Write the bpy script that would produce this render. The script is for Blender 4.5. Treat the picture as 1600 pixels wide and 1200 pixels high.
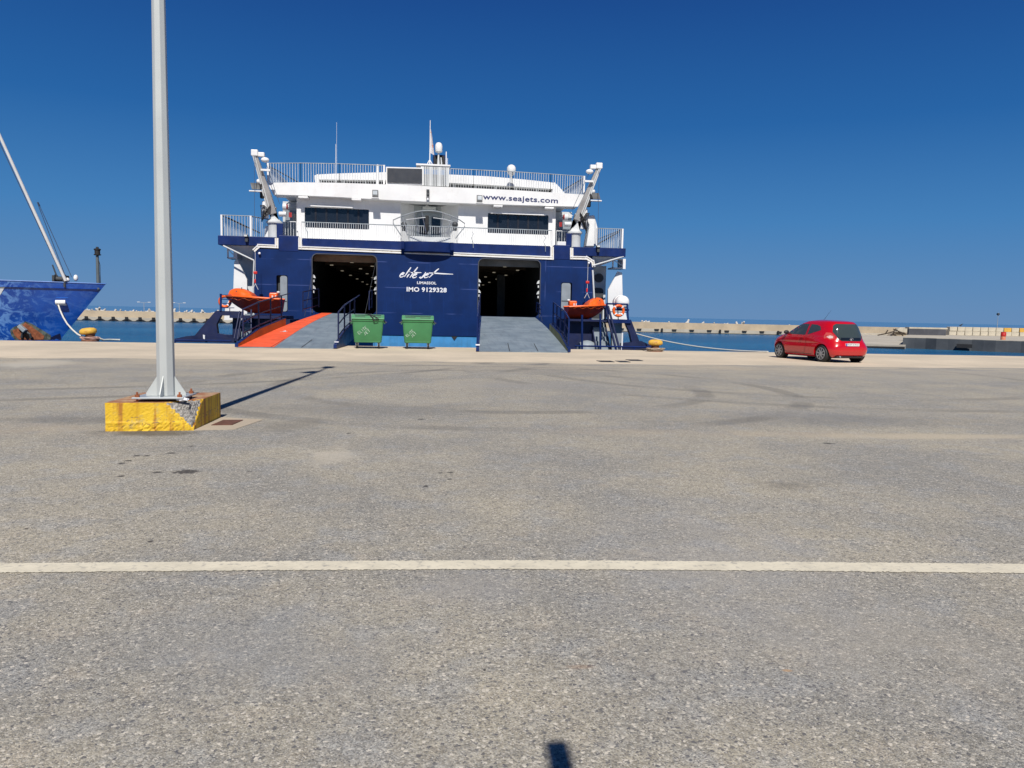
import bpy, bmesh, math, random
from mathutils import Vector, Matrix
random.seed(7)
PI = math.pi
sc = bpy.context.scene
for o in list(bpy.data.objects): bpy.data.objects.remove(o)
COL = sc.collection

# ------------------------------------------------------------------ camera
EYE = 1.46; FPX = 1200.0
yw, rl, pt = math.radians(7.0), math.radians(1.2), math.atan(109/1200)
R0 = Vector((math.cos(yw), -math.sin(yw), 0))
FW = Vector((math.sin(yw)*math.cos(pt), math.cos(yw)*math.cos(pt), -math.sin(pt)))
U0 = R0.cross(FW)
CR = R0*math.cos(rl)+U0*math.sin(rl); CU = U0*math.cos(rl)-R0*math.sin(rl)
cd = bpy.data.cameras.new('camera'); cam = bpy.data.objects.new('camera', cd); COL.objects.link(cam)
cd.sensor_width = 36; cd.lens = 36*FPX/1600; cd.clip_start = .05; cd.clip_end = 60000
M = Matrix((CR, CU, -FW)).transposed().to_4x4(); M.translation = Vector((0, 0, EYE)); cam.matrix_world = M
sc.camera = cam
# measuring helpers: real positions taken from the photograph's survey lines
def ray(px, py): return FW + CR*((px-800)/FPX) + CU*((600-py)/FPX)
def S(px, py, Y):
    d = ray(px, py); t = Y/d.y; return Vector((d.x*t, Y, EYE+d.z*t))
def G(px, py, z=0.0):
    d = ray(px, py); t = (z-EYE)/d.z; return Vector((d.x*t, d.y*t, z))
# ------------------------------------------------------------------ world + sun
SEL, SAZ = math.radians(48), math.radians(4.3)     # elevation; shadows fall towards (sin, cos)
w = bpy.data.worlds.new('World'); sc.world = w; w.use_nodes = True
nt = w.node_tree; bg = nt.nodes['Background']
sky = nt.nodes.new('ShaderNodeTexSky'); sky.sky_type = 'NISHITA'; sky.sun_disc = False
sky.sun_elevation = SEL; sky.sun_rotation = PI+SAZ; sky.altitude = 0
sky.air_density = 1.0; sky.dust_density = 0.35; sky.ozone_density = 4.0
tcw = nt.nodes.new('ShaderNodeTexCoord'); spw = nt.nodes.new('ShaderNodeSeparateXYZ'); crw = nt.nodes.new('ShaderNodeValToRGB')
nt.links.new(tcw.outputs['Generated'], spw.inputs[0]); nt.links.new(spw.outputs[2], crw.inputs[0])
def _lin(*c): return tuple(((v/255+.055)/1.055)**2.4/.1 for v in c)+(1,)
for i_, (p_, c_) in enumerate(((0.0, (96, 137, 183)), (.03, (88, 134, 183)), (.117, (62, 124, 183)), (.23, (32, 97, 164)), (.365, (20, 72, 141)), (1., (9, 38, 84)))):
    el = crw.color_ramp.elements[i_] if i_ < 2 else crw.color_ramp.elements.new(p_)
    el.position = p_; el.color = _lin(*c_)
mxw = nt.nodes.new('ShaderNodeMix'); mxw.data_type = 'RGBA'; mxw.inputs[0].default_value = .96
nt.links.new(sky.outputs[0], mxw.inputs[6]); nt.links.new(crw.outputs[0], mxw.inputs[7])
nt.links.new(mxw.outputs[2], bg.inputs[0]); bg.inputs[1].default_value = 0.1
sd = bpy.data.lights.new('sun', 'SUN'); sd.energy = 5.0; sd.angle = math.radians(.5); sd.color = (1, .955, .89)
sun = bpy.data.objects.new('sun', sd); COL.objects.link(sun)
LD = Vector((math.sin(SAZ)*math.cos(SEL), math.cos(SAZ)*math.cos(SEL), -math.sin(SEL)))
sun.rotation_euler = LD.to_track_quat('-Z', 'Y').to_euler(); sun.location = (0, -10, 30)
sc.view_settings.view_transform = 'Standard'; sc.view_settings.look = 'None'
sc.view_settings.gamma = 1; sc.view_settings.use_curve_mapping = False
sc.view_settings.exposure = 0.0
sc.render.resolution_x = 1024; sc.render.resolution_y = 768
sc.cycles.max_bounces = 6

# ------------------------------------------------------------------ materials
def srgb(r, g, b):
    f = lambda c: (c/255/12.92) if c/255 <= .04045 else ((c/255+.055)/1.055)**2.4
    return (f(r), f(g), f(b))
class NT:
    def __init__(s, m): s.t = m.node_tree; s.bs = s.t.nodes['Principled BSDF']
    def n(s, typ, **kw):
        n = s.t.nodes.new(typ)
        for k, v in kw.items():
            if k.startswith('_'): n.inputs[k[1:]].default_value = v
            else: setattr(n, k, v)
        return n
    def l(s, a, b): s.t.links.new(a, b)
    def coords(s, scale=(1, 1, 1)):
        tc = s.n('ShaderNodeTexCoord'); mp = s.n('ShaderNodeMapping'); mp.inputs['Scale'].default_value = scale
        s.l(tc.outputs['Object'], mp.inputs[0]); return mp.outputs[0]
    def noise(s, vec, scale, detail=4, rough=.55):
        n = s.n('ShaderNodeTexNoise'); n.inputs['Scale'].default_value = scale; n.inputs['Detail'].default_value = detail
        n.inputs['Roughness'].default_value = rough; s.l(vec, n.inputs[0]); return n.outputs[0]
    def ramp(s, fac, a, b, va=0., vb=1.):
        n = s.n('ShaderNodeMapRange'); n.inputs[1].default_value = a; n.inputs[2].default_value = b
        n.inputs[3].default_value = va; n.inputs[4].default_value = vb; n.interpolation_type = 'SMOOTHSTEP'
        s.l(fac, n.inputs[0]); return n.outputs[0]
    def mix(s, fac, a, b, mode='MIX'):
        n = s.n('ShaderNodeMix', data_type='RGBA', blend_type=mode)
        for i, v in ((0, fac), (6, a), (7, b)):
            if hasattr(v, 'links'): s.l(v, n.inputs[i])
            else: n.inputs[i].default_value = (*v, 1) if isinstance(v, tuple) and len(v) == 3 else v
        return n.outputs[2]
    def math(s, op, a, b=None):
        n = s.n('ShaderNodeMath', operation=op)
        for i, v in ((0, a), (1, b)):
            if v is None: continue
            if hasattr(v, 'links'): s.l(v, n.inputs[i])
            else: n.inputs[i].default_value = v
        return n.outputs[0]
    def bump(s, h, dist=.02, strength=.4):
        b = s.n('ShaderNodeBump'); b.inputs['Distance'].default_value = dist; b.inputs['Strength'].default_value = strength
        s.l(h, b.inputs['Height']); s.l(b.outputs[0], s.bs.inputs['Normal'])
def mat(name, base, rough=.5, metal=0, var=.12, scale=1.5, dirt=0, dirtcol=(.12, .07, .04), dscale=2.5,
        streak=0, bump=0, bscale=30, spec=.5, coat=0, emit=0):
    m = bpy.data.materials.new(name); m.use_nodes = True; k = NT(m)
    v = k.coords()
    dark = tuple(c*(1-var) for c in base); lite = tuple(min(1, c*(1+var)) for c in base)
    col = k.mix(k.ramp(k.noise(v, scale), .3, .7), dark, lite)
    if streak:
        vs = k.coords((6, 6, .35)); st = k.ramp(k.noise(vs, 1.6, 5), .52, .8, 0, streak)
        col = k.mix(st, col, dirtcol)
    if dirt:
        dm = k.math('MULTIPLY', k.ramp(k.noise(v, dscale, 6, .65), .52, .72), dirt)
        col = k.mix(dm, col, dirtcol)
    k.l(col, k.bs.inputs['Base Color'])
    k.l(k.ramp(k.noise(v, scale*2.3), .2, .8, max(.02, rough*.8), min(1, rough*1.2)), k.bs.inputs['Roughness'])
    k.bs.inputs['Metallic'].default_value = metal
    k.bs.inputs['Specular IOR Level'].default_value = spec
    if coat: k.bs.inputs['Coat Weight'].default_value = coat; k.bs.inputs['Coat Roughness'].default_value = .06
    if bump: k.bump(k.noise(v, bscale, 5), .02, bump)
    if emit: k.bs.inputs['Emission Color'].default_value = (*base, 1); k.bs.inputs['Emission Strength'].default_value = emit
    return m
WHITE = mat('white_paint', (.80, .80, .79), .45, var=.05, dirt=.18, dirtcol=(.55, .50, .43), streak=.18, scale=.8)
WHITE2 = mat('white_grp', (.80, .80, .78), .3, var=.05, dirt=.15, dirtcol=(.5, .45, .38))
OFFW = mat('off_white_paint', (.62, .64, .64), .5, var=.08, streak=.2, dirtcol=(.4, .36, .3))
GREY = mat('grey_paint', (.26, .30, .33), .5, var=.1, dirt=.2, dirtcol=(.15, .14, .13))
DGREY = mat('dark_grey', (.05, .055, .06), .55)
BLACK = mat('black_rubber', (.015, .015, .016), .7, bump=.2)
NAVYP = mat('navy_steel', (.004, .019, .105), .45, var=.2, spec=.3, dirt=.2, dirtcol=(.03, .03, .05))
NAVYD = mat('dark_navy_steel', (.008, .014, .06), .5, var=.2, dirt=.25, dirtcol=(.02, .015, .015))
BOOT = mat('light_blue_antifouling', (.05, .24, .50), .5, var=.15, streak=.35, dirtcol=(.05, .12, .2))
RUSTW = mat('rust_stained_white', (.66, .62, .52), .6, var=.1, dirt=.6, dirtcol=(.3, .2, .1), dscale=4)
RUST = mat('rust', (.32, .10, .04), .85, var=.35, scale=8, bump=.5, dirt=.5, dirtcol=(.1, .05, .04), dscale=9)
GLASSD = mat('dark_window_glass', (.012, .016, .024), .08, var=.1, spec=.6)
GREYGLASS = mat('grey_board', (.05, .053, .06), .35, var=.12)
STEEL = mat('galvanised_steel', (.42, .45, .46), .42, metal=.25, var=.08, scale=3, dirt=.15, dirtcol=(.3, .32, .32))
POLEP = mat('pole_paint', (.52, .54, .52), .4, metal=.1, var=.05, scale=1, streak=.12, dirtcol=(.3, .33, .34))
ORANGE = mat('orange_fibreglass', (.85, .13, .012), .35, var=.1)
ORANGE_SHADE = mat('shaded_orange_hull', (.42, .040, .010), .4, var=.2, dirt=.35, dirtcol=(.12, .012, .008))  # boat hull orange darkened, its underside shade painted into the base colour
ORRAMP = mat('orange_walkway', (.80, .10, .03), .7, var=.15, dirt=.35, dirtcol=(.4, .12, .06), dscale=3)
OLIVE = mat('yellow_edge', (.48, .20, .015), .6, var=.15, dirt=.3)
OLIVE2 = mat('olive_edge', (.25, .22, .07), .6, var=.15, dirt=.3)
RED = mat('car_red', (.52, .002, .008), .25, var=.02, coat=1.0)
REDP = mat('red_paint', (.55, .02, .015), .5)
CHROME = mat('chrome', (.7, .7, .72), .15, metal=1)
ALLOY = mat('alloy', (.45, .46, .48), .35, metal=.7)
GREENB = mat('green_plastic', (.052, .215, .082), .5, var=.1, scale=2, dirt=.2, dirtcol=(.08, .2, .08), streak=.15)
GREENL = mat('green_lid', (.085, .27, .125), .5, var=.1, scale=2, dirt=.3, dirtcol=(.2, .35, .2))
LETW = mat('white_lettering', (.82, .82, .84), .5, var=.03)
LETN = mat('navy_lettering', (.02, .03, .12), .5, var=.05)
MARKG = mat('pale_scrawl', (.62, .75, .64), .7)
ROPE = mat('rope', (.62, .60, .54), .8, var=.15, scale=30)
ROPED = mat('dark_rope', (.05, .05, .05), .8)
BOLLY = mat('bollard_yellow', (.70, .42, .06), .6, var=.2, dirt=.75, dirtcol=(.28, .09, .03), dscale=5, bump=.4)
BOLLR = mat('bollard_rust', (.16, .07, .04), .85, var=.3, bump=.5)
LAMPEM = mat('garage_lamp', (.9, .8, .6), .5, emit=.22)
TAIL = mat('tail_lamp', (.55, .08, .06), .12, var=.1, coat=1)
TAILC = mat('clear_lamp', (.75, .55, .5), .15, coat=1)
CREAM = mat('cream_block', (.50, .45, .35), .85, var=.15, scale=.7, dirt=.35, dirtcol=(.3, .26, .2), bump=.3)
YELB = mat('yellow_block', (.62, .36, .06), .8, var=.15, dirt=.3)
TETRA = mat('tetrapod_concrete', (.50, .48, .44), .9, var=.15, dirt=.3, dirtcol=(.35, .33, .3))
TARP = mat('dark_slate_panel', (.065, .068, .08), .7, var=.25, scale=.4, streak=.4, dirtcol=(.13, .12, .12))
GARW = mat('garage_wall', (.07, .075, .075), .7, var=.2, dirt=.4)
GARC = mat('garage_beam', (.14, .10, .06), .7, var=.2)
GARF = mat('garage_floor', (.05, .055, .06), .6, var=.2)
BSHIP = mat('patch', (.01, .07, .33), .35)
WIRE = mat('wire', (.06, .09, .16), .5)

def rampmat():
    m = bpy.data.materials.new('ramp_grey'); m.use_nodes = True; k = NT(m); v = k.coords()
    c = k.mix(k.ramp(k.noise(v, 1.2, 5), .35, .65), (.155, .20, .24), (.22, .27, .31))
    vs = k.coords((4.5, .5, 1)); c = k.mix(k.ramp(k.noise(vs, 1.4, 6, .7), .50, .68, 0, .4), c, (.10, .115, .14))
    w_ = k.n('ShaderNodeTexWave', bands_direction='Y'); w_.inputs['Scale'].default_value = 2.2; k.l(v, w_.inputs[0])
    c = k.mix(k.ramp(w_.outputs[1], .0, .1, .35, 0), c, (.1, .12, .15))
    k.l(c, k.bs.inputs['Base Color']); k.bs.inputs['Roughness'].default_value = .6; k.bump(w_.outputs[1], .02, .3)
    return m
RAMP = rampmat()
def hullmat(name, base, seam, px=3.3, pz=1.42):
    m = bpy.data.materials.new(name); m.use_nodes = True; k = NT(m); v = k.coords()
    c = k.mix(k.ramp(k.noise(v, .9, 5), .3, .7), tuple(x*.82 for x in base), tuple(x*1.15 for x in base))
    vs = k.coords((5, 5, .3)); c = k.mix(k.ramp(k.noise(vs, 1.5, 5), .55, .8, 0, .35), c, tuple(x*2.2 for x in base))
    vd = k.coords((.8, .8, .8)); c = k.mix(k.ramp(k.noise(vd, 1.1, 4), .55, .75, 0, .45), c, tuple(x*.6 for x in base))
    tc = k.n('ShaderNodeTexCoord'); sp = k.n('ShaderNodeSeparateXYZ'); k.l(tc.outputs['Object'], sp.inputs[0])
    def line(out, per, off, wdt):
        f = k.math('FRACT', k.math('ADD', k.math('DIVIDE', out, per), off))
        return k.ramp(k.math('ABSOLUTE', k.math('SUBTRACT', f, .5)), 0, wdt/per, 1, 0)
    broken = k.ramp(k.noise(k.coords((.5, .5, 2)), 1.1, 2), .48, .56)
    lz = k.math('MULTIPLY', line(sp.outputs[2], pz, .25, .035), broken)
    lx = k.math('MULTIPLY', line(sp.outputs[0], px, .4, .03), k.ramp(k.noise(v, .8, 2), .5, .62))
    c = k.mix(k.math('MULTIPLY', k.math('MAXIMUM', lz, lx), .55), c, seam)
    k.l(c, k.bs.inputs['Base Color']); k.bs.inputs['Roughness'].default_value = .42; k.bs.inputs['Specular IOR Level'].default_value = .3
    k.bump(k.noise(v, .7, 2), .05, .3)
    return m
NAVY = hullmat('navy_hull', (.0025, .021, .105), (.09, .13, .34))

def concrete(name, base, tan, crack=.3):
    m = bpy.data.materials.new(name); m.use_nodes = True; k = NT(m); v = k.coords()
    c = k.mix(k.ramp(k.noise(v, .35, 6), .3, .7), base, tan)
    c = k.mix(k.ramp(k.noise(v, 3, 6, .7), .5, .75, 0, .4), c, tuple(x*.7 for x in base))
    c = k.mix(k.ramp(k.noise(v, 45, 3), .35, .7, 0, .25), c, tuple(x*.6 for x in tan))
    k.l(c, k.bs.inputs['Base Color']); k.bs.inputs['Roughness'].default_value = .9
    k.bump(k.noise(v, 8, 8, .7), .02, .4); return m
APRON = concrete('apron_concrete', (.53, .45, .335), (.68, .57, .42))
BWALL = concrete('breakwater_concrete', (.36, .30, .22), (.47, .39, .28))
BWALL2 = concrete('weathered_concrete', (.40, .36, .29), (.52, .47, .38))
PIERD = concrete('shaded_pier_concrete', (.045, .052, .062), (.085, .095, .105))  # darkened base: the shade on the pier face is painted into it
PATCHC = concrete('patch_concrete', (.42, .35, .26), (.52, .43, .32))

# ------------------------------------------------------------------ mesh builder
class MB:
    def __init__(s): s.v = []; s.f = []
    def add(s, vs, fs):
        b = len(s.v); s.v += [Vector(p) for p in vs]; s.f += [[i+b for i in f] for f in fs]; return s
    def box(s, x0, x1, y0, y1, z0, z1):
        vs = [(x, y, z) for x in (x0, x1) for y in (y0, y1) for z in (z0, z1)]
        return s.add(vs, [(0, 1, 3, 2), (4, 6, 7, 5), (0, 4, 5, 1), (2, 3, 7, 6), (0, 2, 6, 4), (1, 5, 7, 3)])
    def cb(s, c, sx, sy, sz): return s.box(c[0]-sx/2, c[0]+sx/2, c[1]-sy/2, c[1]+sy/2, c[2]-sz/2, c[2]+sz/2)
    def extr(s, pts, vec):
        n = len(pts); pts = [Vector(p) for p in pts]; vec = Vector(vec)
        return s.add(pts+[p+vec for p in pts], [list(range(n)), list(range(2*n-1, n-1, -1))]+[(i, (i+1) % n, (i+1) % n+n, i+n) for i in range(n)])
    def tube(s, a, b, r, n=8, r2=None, flat=None):
        a, b = Vector(a), Vector(b); r2 = r if r2 is None else r2
        d = (b-a).normalized(); u = d.orthogonal().normalized()
        if abs(d.z) > .9: u = Vector((1, 0, 0)); u = (u-d*u.dot(d)).normalized()
        w_ = d.cross(u); off = PI/n
        ring = lambda p, q: [p+(u*math.cos(2*PI*i/n+off)+w_*math.sin(2*PI*i/n+off))*q for i in range(n)]
        return s.add(ring(a, r)+ring(b, r2), [list(range(n))[::-1], list(range(n, 2*n))]+[(i, (i+1) % n, (i+1) % n+n, i+n) for i in range(n)])
    def bar(s, a, b, wx, wy):
        a, b = Vector(a), Vector(b); d = (b-a).normalized()
        u = Vector((0, 0, 1)).cross(d) if abs(d.z) < .95 else Vector((1, 0, 0)).cross(d)
        u.normalize(); v = d.cross(u)
        q = [u*wx/2+v*wy/2, -u*wx/2+v*wy/2, -u*wx/2-v*wy/2, u*wx/2-v*wy/2]
        return s.add([a+p for p in q]+[b+p for p in q], [(3, 2, 1, 0), (4, 5, 6, 7)]+[(i, (i+1) % 4, (i+1) % 4+4, i+4) for i in range(4)])
    def path(s, pts, r, n=6):
        pts = [Vector(p) for p in pts]; rings = []
        for i, p in enumerate(pts):
            d = (pts[min(i+1, len(pts)-1)]-pts[max(i-1, 0)]).normalized()
            u = d.cross(Vector((0, 0, 1)))
            if u.length < .05: u = Vector((1, 0, 0))
            u.normalize(); w_ = d.cross(u)
            rings.append([p+(u*math.cos(2*PI*k/n)+w_*math.sin(2*PI*k/n))*r for k in range(n)])
        return s.loft(rings)
    def loft(s, rings, cap=True):
        n = len(rings[0]); vs = [p for r_ in rings for p in r_]; fs = []
        for j in range(len(rings)-1):
            for i in range(n): fs.append((j*n+i, j*n+(i+1) % n, (j+1)*n+(i+1) % n, (j+1)*n+i))
        if cap: fs.append(list(range(n))[::-1]); fs.append([(len(rings)-1)*n+i for i in range(n)])
        return s.add(vs, fs)
    def lathe(s, c, prof, n=24, axis='z'):
        c = Vector(c); rings = []
        for r_, h in prof:
            rg = []
            for i in range(n):
                a = 2*PI*i/n; p = Vector((r_*math.cos(a), r_*math.sin(a), h))
                if axis == 'y': p = Vector((p.x, p.z, p.y))
                if axis == 'x': p = Vector((p.z, p.x, p.y))
                rg.append(c+p)
            rings.append(rg)
        return s.loft(rings)
    def torus(s, c, R, r, axis='y', n=28, m=8, tilt=0):
        c = Vector(c); vs = []; fs = []
        for i in range(n):
            a = 2*PI*i/n
            for j in range(m):
                b = 2*PI*j/m; q = R+r*math.cos(b); p = Vector((q*math.cos(a), r*math.sin(b), q*math.sin(a)))
                if axis == 'z': p = Vector((p.x, p.z, p.y))
                vs.append(c+p)
        for i in range(n):
            for j in range(m): fs.append((i*m+j, ((i+1) % n)*m+j, ((i+1) % n)*m+(j+1) % m, i*m+(j+1) % m))
        return s.add(vs, fs)
    def sphere(s, c, rx, ry=None, rz=None, n=16, m=10):
        ry = ry or rx; rz = rz or rx
        return s.loft([[Vector(c)+Vector((rx*math.sin(t)*math.cos(2*PI*i/n), ry*math.sin(t)*math.sin(2*PI*i/n), rz*math.cos(t))) for i in range(n)]
                       for t in [PI*(j+.15)/(m+.3) for j in range(m+1)]])
    def xf(s, Mx): s.v = [Mx @ p for p in s.v]; return s
    def build(s, name, m, parent=None, bevel=0, smooth=None, seg=2):
        off = wloc(parent) if parent else Vector()
        me = bpy.data.meshes.new(name); me.from_pydata([tuple(p-off) for p in s.v], [], s.f); 
        b = bmesh.new(); b.from_mesh(me); bmesh.ops.recalc_face_normals(b, faces=b.faces); b.to_mesh(me); b.free()
        o = bpy.data.objects.new(name, me); COL.objects.link(o); me.materials.append(m)
        if parent: o.parent = parent
        if smooth is not None:
            for p in me.polygons: p.use_smooth = True
            me.set_sharp_from_angle(angle=math.radians(smooth))
        if bevel:
            md = o.modifiers.new('bevel', 'BEVEL'); md.width = bevel; md.segments = seg; md.limit_method = 'ANGLE'; md.angle_limit = math.radians(40)
        return o
def wloc(o):
    l = Vector()
    while o: l = l+o.location; o = o.parent
    return l
def tag(o, label=None, cat=None, group=None, kind=None):
    if label: o['label'] = label
    if cat: o['category'] = cat
    if group: o['group'] = group
    if kind: o['kind'] = kind
    return o
def empty(name, loc=(0, 0, 0), label=None, cat=None, group=None):
    o = bpy.data.objects.new(name, None); COL.objects.link(o); o.location = loc; o.empty_display_size = .3
    return tag(o, label, cat, group)
def copy_tree(o, parent=None):
    c = o.copy(); COL.objects.link(c)
    if parent: c.parent = parent
    for ch in o.children: copy_tree(ch, c)
    return c
def cut(o, cutters):
    for cu in cutters:
        md = o.modifiers.new('cut', 'BOOLEAN'); md.operation = 'DIFFERENCE'; md.object = cu; md.solver = 'EXACT'
    bpy.context.view_layer.update()
    dg = bpy.context.evaluated_depsgraph_get(); me = bpy.data.meshes.new_from_object(o.evaluated_get(dg))
    o.modifiers.clear(); o.data = me; me.name = o.name
    for cu in cutters: bpy.data.objects.remove(cu)
def rrect(x0, x1, z0, z1, r, n=4):
    pts = []
    for cx, cz, a0 in ((x1-r, z1-r, 0), (x0+r, z1-r, 90), (x0+r, z0+r, 180), (x1-r, z0+r, 270)):
        for i in range(n+1):
            a = math.radians(a0+90*i/n); pts.append((cx+r*math.cos(a), cz+r*math.sin(a)))
    return pts
def lathe_mat(): pass
def text(name, body, m, parent, loc, size, sx=1.0, off=0.0, shear=0.0, ext=.01, ry=0.0, space=1.0):
    cu = bpy.data.curves.new(name, 'FONT'); cu.body = body; cu.size = size; cu.offset = off; cu.shear = shear
    cu.extrude = ext; cu.align_x = 'CENTER'; cu.align_y = 'CENTER'; cu.space_character = space; cu.resolution_u = 3
    t = bpy.data.objects.new(name, cu); COL.objects.link(t); bpy.context.view_layer.update()
    me = bpy.data.meshes.new_from_object(t.evaluated_get(bpy.context.evaluated_depsgraph_get())); bpy.data.objects.remove(t)
    me.transform(Matrix.Rotation(ry, 4, 'Y') @ Matrix.Rotation(PI/2, 4, 'X') @ Matrix.Diagonal((sx, 1, 1, 1)))
    me.materials.clear(); me.materials.append(m); me.name = name
    o = bpy.data.objects.new(name, me); COL.objects.link(o); o.parent = parent
    o.location = Vector(loc)-(wloc(parent) if parent else Vector()); return o
def patch(poly, fn, step=.06, flip=False):
    """2-D polygon (a,b) cut into a grid and laid on the surface fn(a,b)->Vector"""
    b = bmesh.new(); vs = [b.verts.new((p[0], p[1], 0)) for p in poly]; b.faces.new(vs)
    for ax in (0, 1):
        lo = min(p[ax] for p in poly); hi = max(p[ax] for p in poly); n = max(1, int((hi-lo)/step))
        for i in range(1, n):
            c = [0, 0, 0]; c[ax] = lo+(hi-lo)*i/n; nn = [0, 0, 0]; nn[ax] = 1
            bmesh.ops.bisect_plane(b, geom=b.verts[:]+b.edges[:]+b.faces[:], plane_co=c, plane_no=nn)
    b.verts.index_update(); mb = MB()
    mb.add([fn(v.co.x, v.co.y) for v in b.verts], [[v.index for v in f.verts] for f in b.faces]); b.free(); return mb

# ================================================================== SETTING
YE = 33.0                                 # quay edge
WZ = -1.8                                 # water level
# ---- asphalt quay
def asphalt():
    m = bpy.data.materials.new('asphalt'); m.use_nodes = True; k = NT(m); v = k.coords()
    def vor(scale, jx=1.):
        n_ = k.n('ShaderNodeTexVoronoi', feature='F1'); n_.inputs['Scale'].default_value = scale; k.l(v, n_.inputs[0])
        q_ = k.n('ShaderNodeSeparateColor'); k.l(n_.outputs['Color'], q_.inputs[0]); return n_, q_.outputs
    vo, sa = vor(85); v2, sb = vor(190); v3, sc3 = vor(36); rnd = sa[0]
    base = k.mix(k.ramp(k.noise(v, .5, 6, .6), .35, .65), (.268, .254, .220), (.395, .352, .266))
    base = k.mix(k.ramp(k.noise(v, 2.7, 5, .6), .48, .66, 0, .45), base, (.31, .315, .31))
    base = k.mix(k.ramp(k.noise(v, 4.1, 4, .6), .54, .70, 0, .5), base, (.40, .345, .265))
    base = k.mix(k.ramp(k.noise(k.coords((.25, 1, 1)), .5, 5, .6), .5, .7, 0, .35), base, (.29, .29, .285))
    g1 = k.mix(k.ramp(rnd, 0, 1), tuple([.62]*3), tuple([1.40]*3))
    g2 = k.mix(k.ramp(sb[0], 0, 1), tuple([.52]*3), tuple([1.48]*3))
    base = k.mix(1.0, base, k.mix(.5, g1, g2), 'MULTIPLY')
    base = k.mix(1.0, base, k.mix(k.ramp(k.noise(v, 11, 3, .6), .3, .7), tuple([.90]*3), tuple([1.08]*3)), 'MULTIPLY')
    base = k.mix(1.0, base, k.mix(k.ramp(k.noise(v, 30, 2, .6), .3, .7), tuple([.88]*3), tuple([1.10]*3)), 'MULTIPLY')
    # hue shifts between single stones, then pale, dark and tan ones of several sizes
    base = k.mix(k.math('MULTIPLY', k.ramp(sa[1], .3, 1), .22), base, (.36, .31, .25))
    base = k.mix(k.math('MULTIPLY', k.ramp(sb[1], .5, 1), .25), base, (.24, .26, .29))
    base = k.mix(k.ramp(sa[2], .955, .975, 0, .75), base, (.66, .60, .50))
    base = k.mix(k.ramp(sa[2], .05, .035, 0, .7), base, (.09, .09, .10))
    base = k.mix(k.ramp(sb[2], .93, .95, 0, .6), base, (.62, .58, .50))
    base = k.mix(k.ramp(sb[2], .09, .07, 0, .65), base, (.10, .10, .105))
    core = k.ramp(v3.outputs['Distance'], .008, .012, 1, 0)
    base = k.mix(k.math('MULTIPLY', k.ramp(sc3[0], .93, .95, 0, .65), core), base, (.58, .52, .43))
    base = k.mix(k.math('MULTIPLY', k.ramp(sc3[1], .95, .97, 0, .6), core), base, (.14, .145, .15))
    base = k.mix(k.math('MULTIPLY', k.ramp(sc3[2], .985, .99, 0, .5), core), base, (.50, .27, .14))
    tc = k.n('ShaderNodeTexCoord'); pos = tc.outputs['Object']
    nv = k.n('ShaderNodeTexNoise'); nv.inputs['Scale'].default_value = 3.5; nv.inputs['Detail'].default_value = 5; k.l(pos, nv.inputs[0])
    sc_ = k.n('ShaderNodeVectorMath', operation='SCALE'); sc_.inputs['Scale'].default_value = 1.0
    sub = k.n('ShaderNodeVectorMath', operation='SUBTRACT'); sub.inputs[1].default_value = (.5, .5, .5); k.l(nv.outputs['Color'], sub.inputs[0])
    k.l(sub.outputs[0], sc_.inputs[0])
    nf = k.n('ShaderNodeTexNoise'); nf.inputs['Scale'].default_value = 26; nf.inputs['Detail'].default_value = 4; k.l(pos, nf.inputs[0])
    subf = k.n('ShaderNodeVectorMath', operation='SUBTRACT'); subf.inputs[1].default_value = (.5, .5, .5); k.l(nf.outputs['Color'], subf.inputs[0])
    def spot(px, py, rx, ry, col, op, edge=.35, jit=.5):
        nonlocal base
        p = G(px, py); a = G(px+rx, py); b = G(px, py-ry)
        ru = (a-p).length; rv = (b-p).length
        dirx = math.atan2((a-p).y, (a-p).x)
        mp = k.n('ShaderNodeMapping', vector_type='TEXTURE'); mp.inputs['Location'].default_value = (p.x, p.y, 0)
        mp.inputs['Rotation'].default_value = (0, 0, dirx); mp.inputs['Scale'].default_value = (ru, rv, 1)
        k.l(pos, mp.inputs[0])
        sj = k.n('ShaderNodeVectorMath', operation='SCALE'); sj.inputs['Scale'].default_value = jit*2; k.l((subf if rx < 25 and col[0] < .1 else sub).outputs[0], sj.inputs[0])
        ad = k.n('ShaderNodeVectorMath', operation='ADD'); k.l(mp.outputs[0], ad.inputs[0]); k.l(sj.outputs[0], ad.inputs[1])
        fl = k.n('ShaderNodeVectorMath', operation='MULTIPLY'); fl.inputs[1].default_value = (1, 1, 0); k.l(ad.outputs[0], fl.inputs[0])
        ln = k.n('ShaderNodeVectorMath', operation='LENGTH'); k.l(fl.outputs[0], ln.inputs[0])
        base = k.mix(k.ramp(ln.outputs['Value'], 1-edge, 1+edge*.3, op, 0), base, col)
    D = (.045, .04, .038)
    for a in ((292, 737, 22, 3.5), (246, 738, 8, 1.4), (190, 724, 6, 1.3), (200, 720, 6, 1.2), (214, 712, 6, 1.1), (229, 712, 6, 1.2), (268, 708, 8, 1.4), (300, 697, 6, 1),
              (189, 744, 6, 1.4), (41, 826, 4, 1.3), (235, 846, 6, 1.5), (657, 655, 6, .9), (665, 760, 5, 1.8), (688, 739, 4, 1), (704, 738, 6, 1.2), (702, 749, 4, 1), (545, 677, 4, .9),
              (390, 736, 5, 1), (757, 1047, 2.2, 2.4), (320, 859, 4, 1), (944, 879, 3.2, 1.6), (1295, 693, 10, 1)):
        spot(*a, D, .85, .45, 1.1)
    T = (.46, .37, .26)
    spot(520, 712, 58, 13, (.56, .50, .40), .5, .8, 1.3); spot(55, 568, 62, 6, (.50, .46, .38), .8, .5, .5); spot(1470, 682, 260, 4, (.52, .44, .32), .6, .8, .6)
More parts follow.
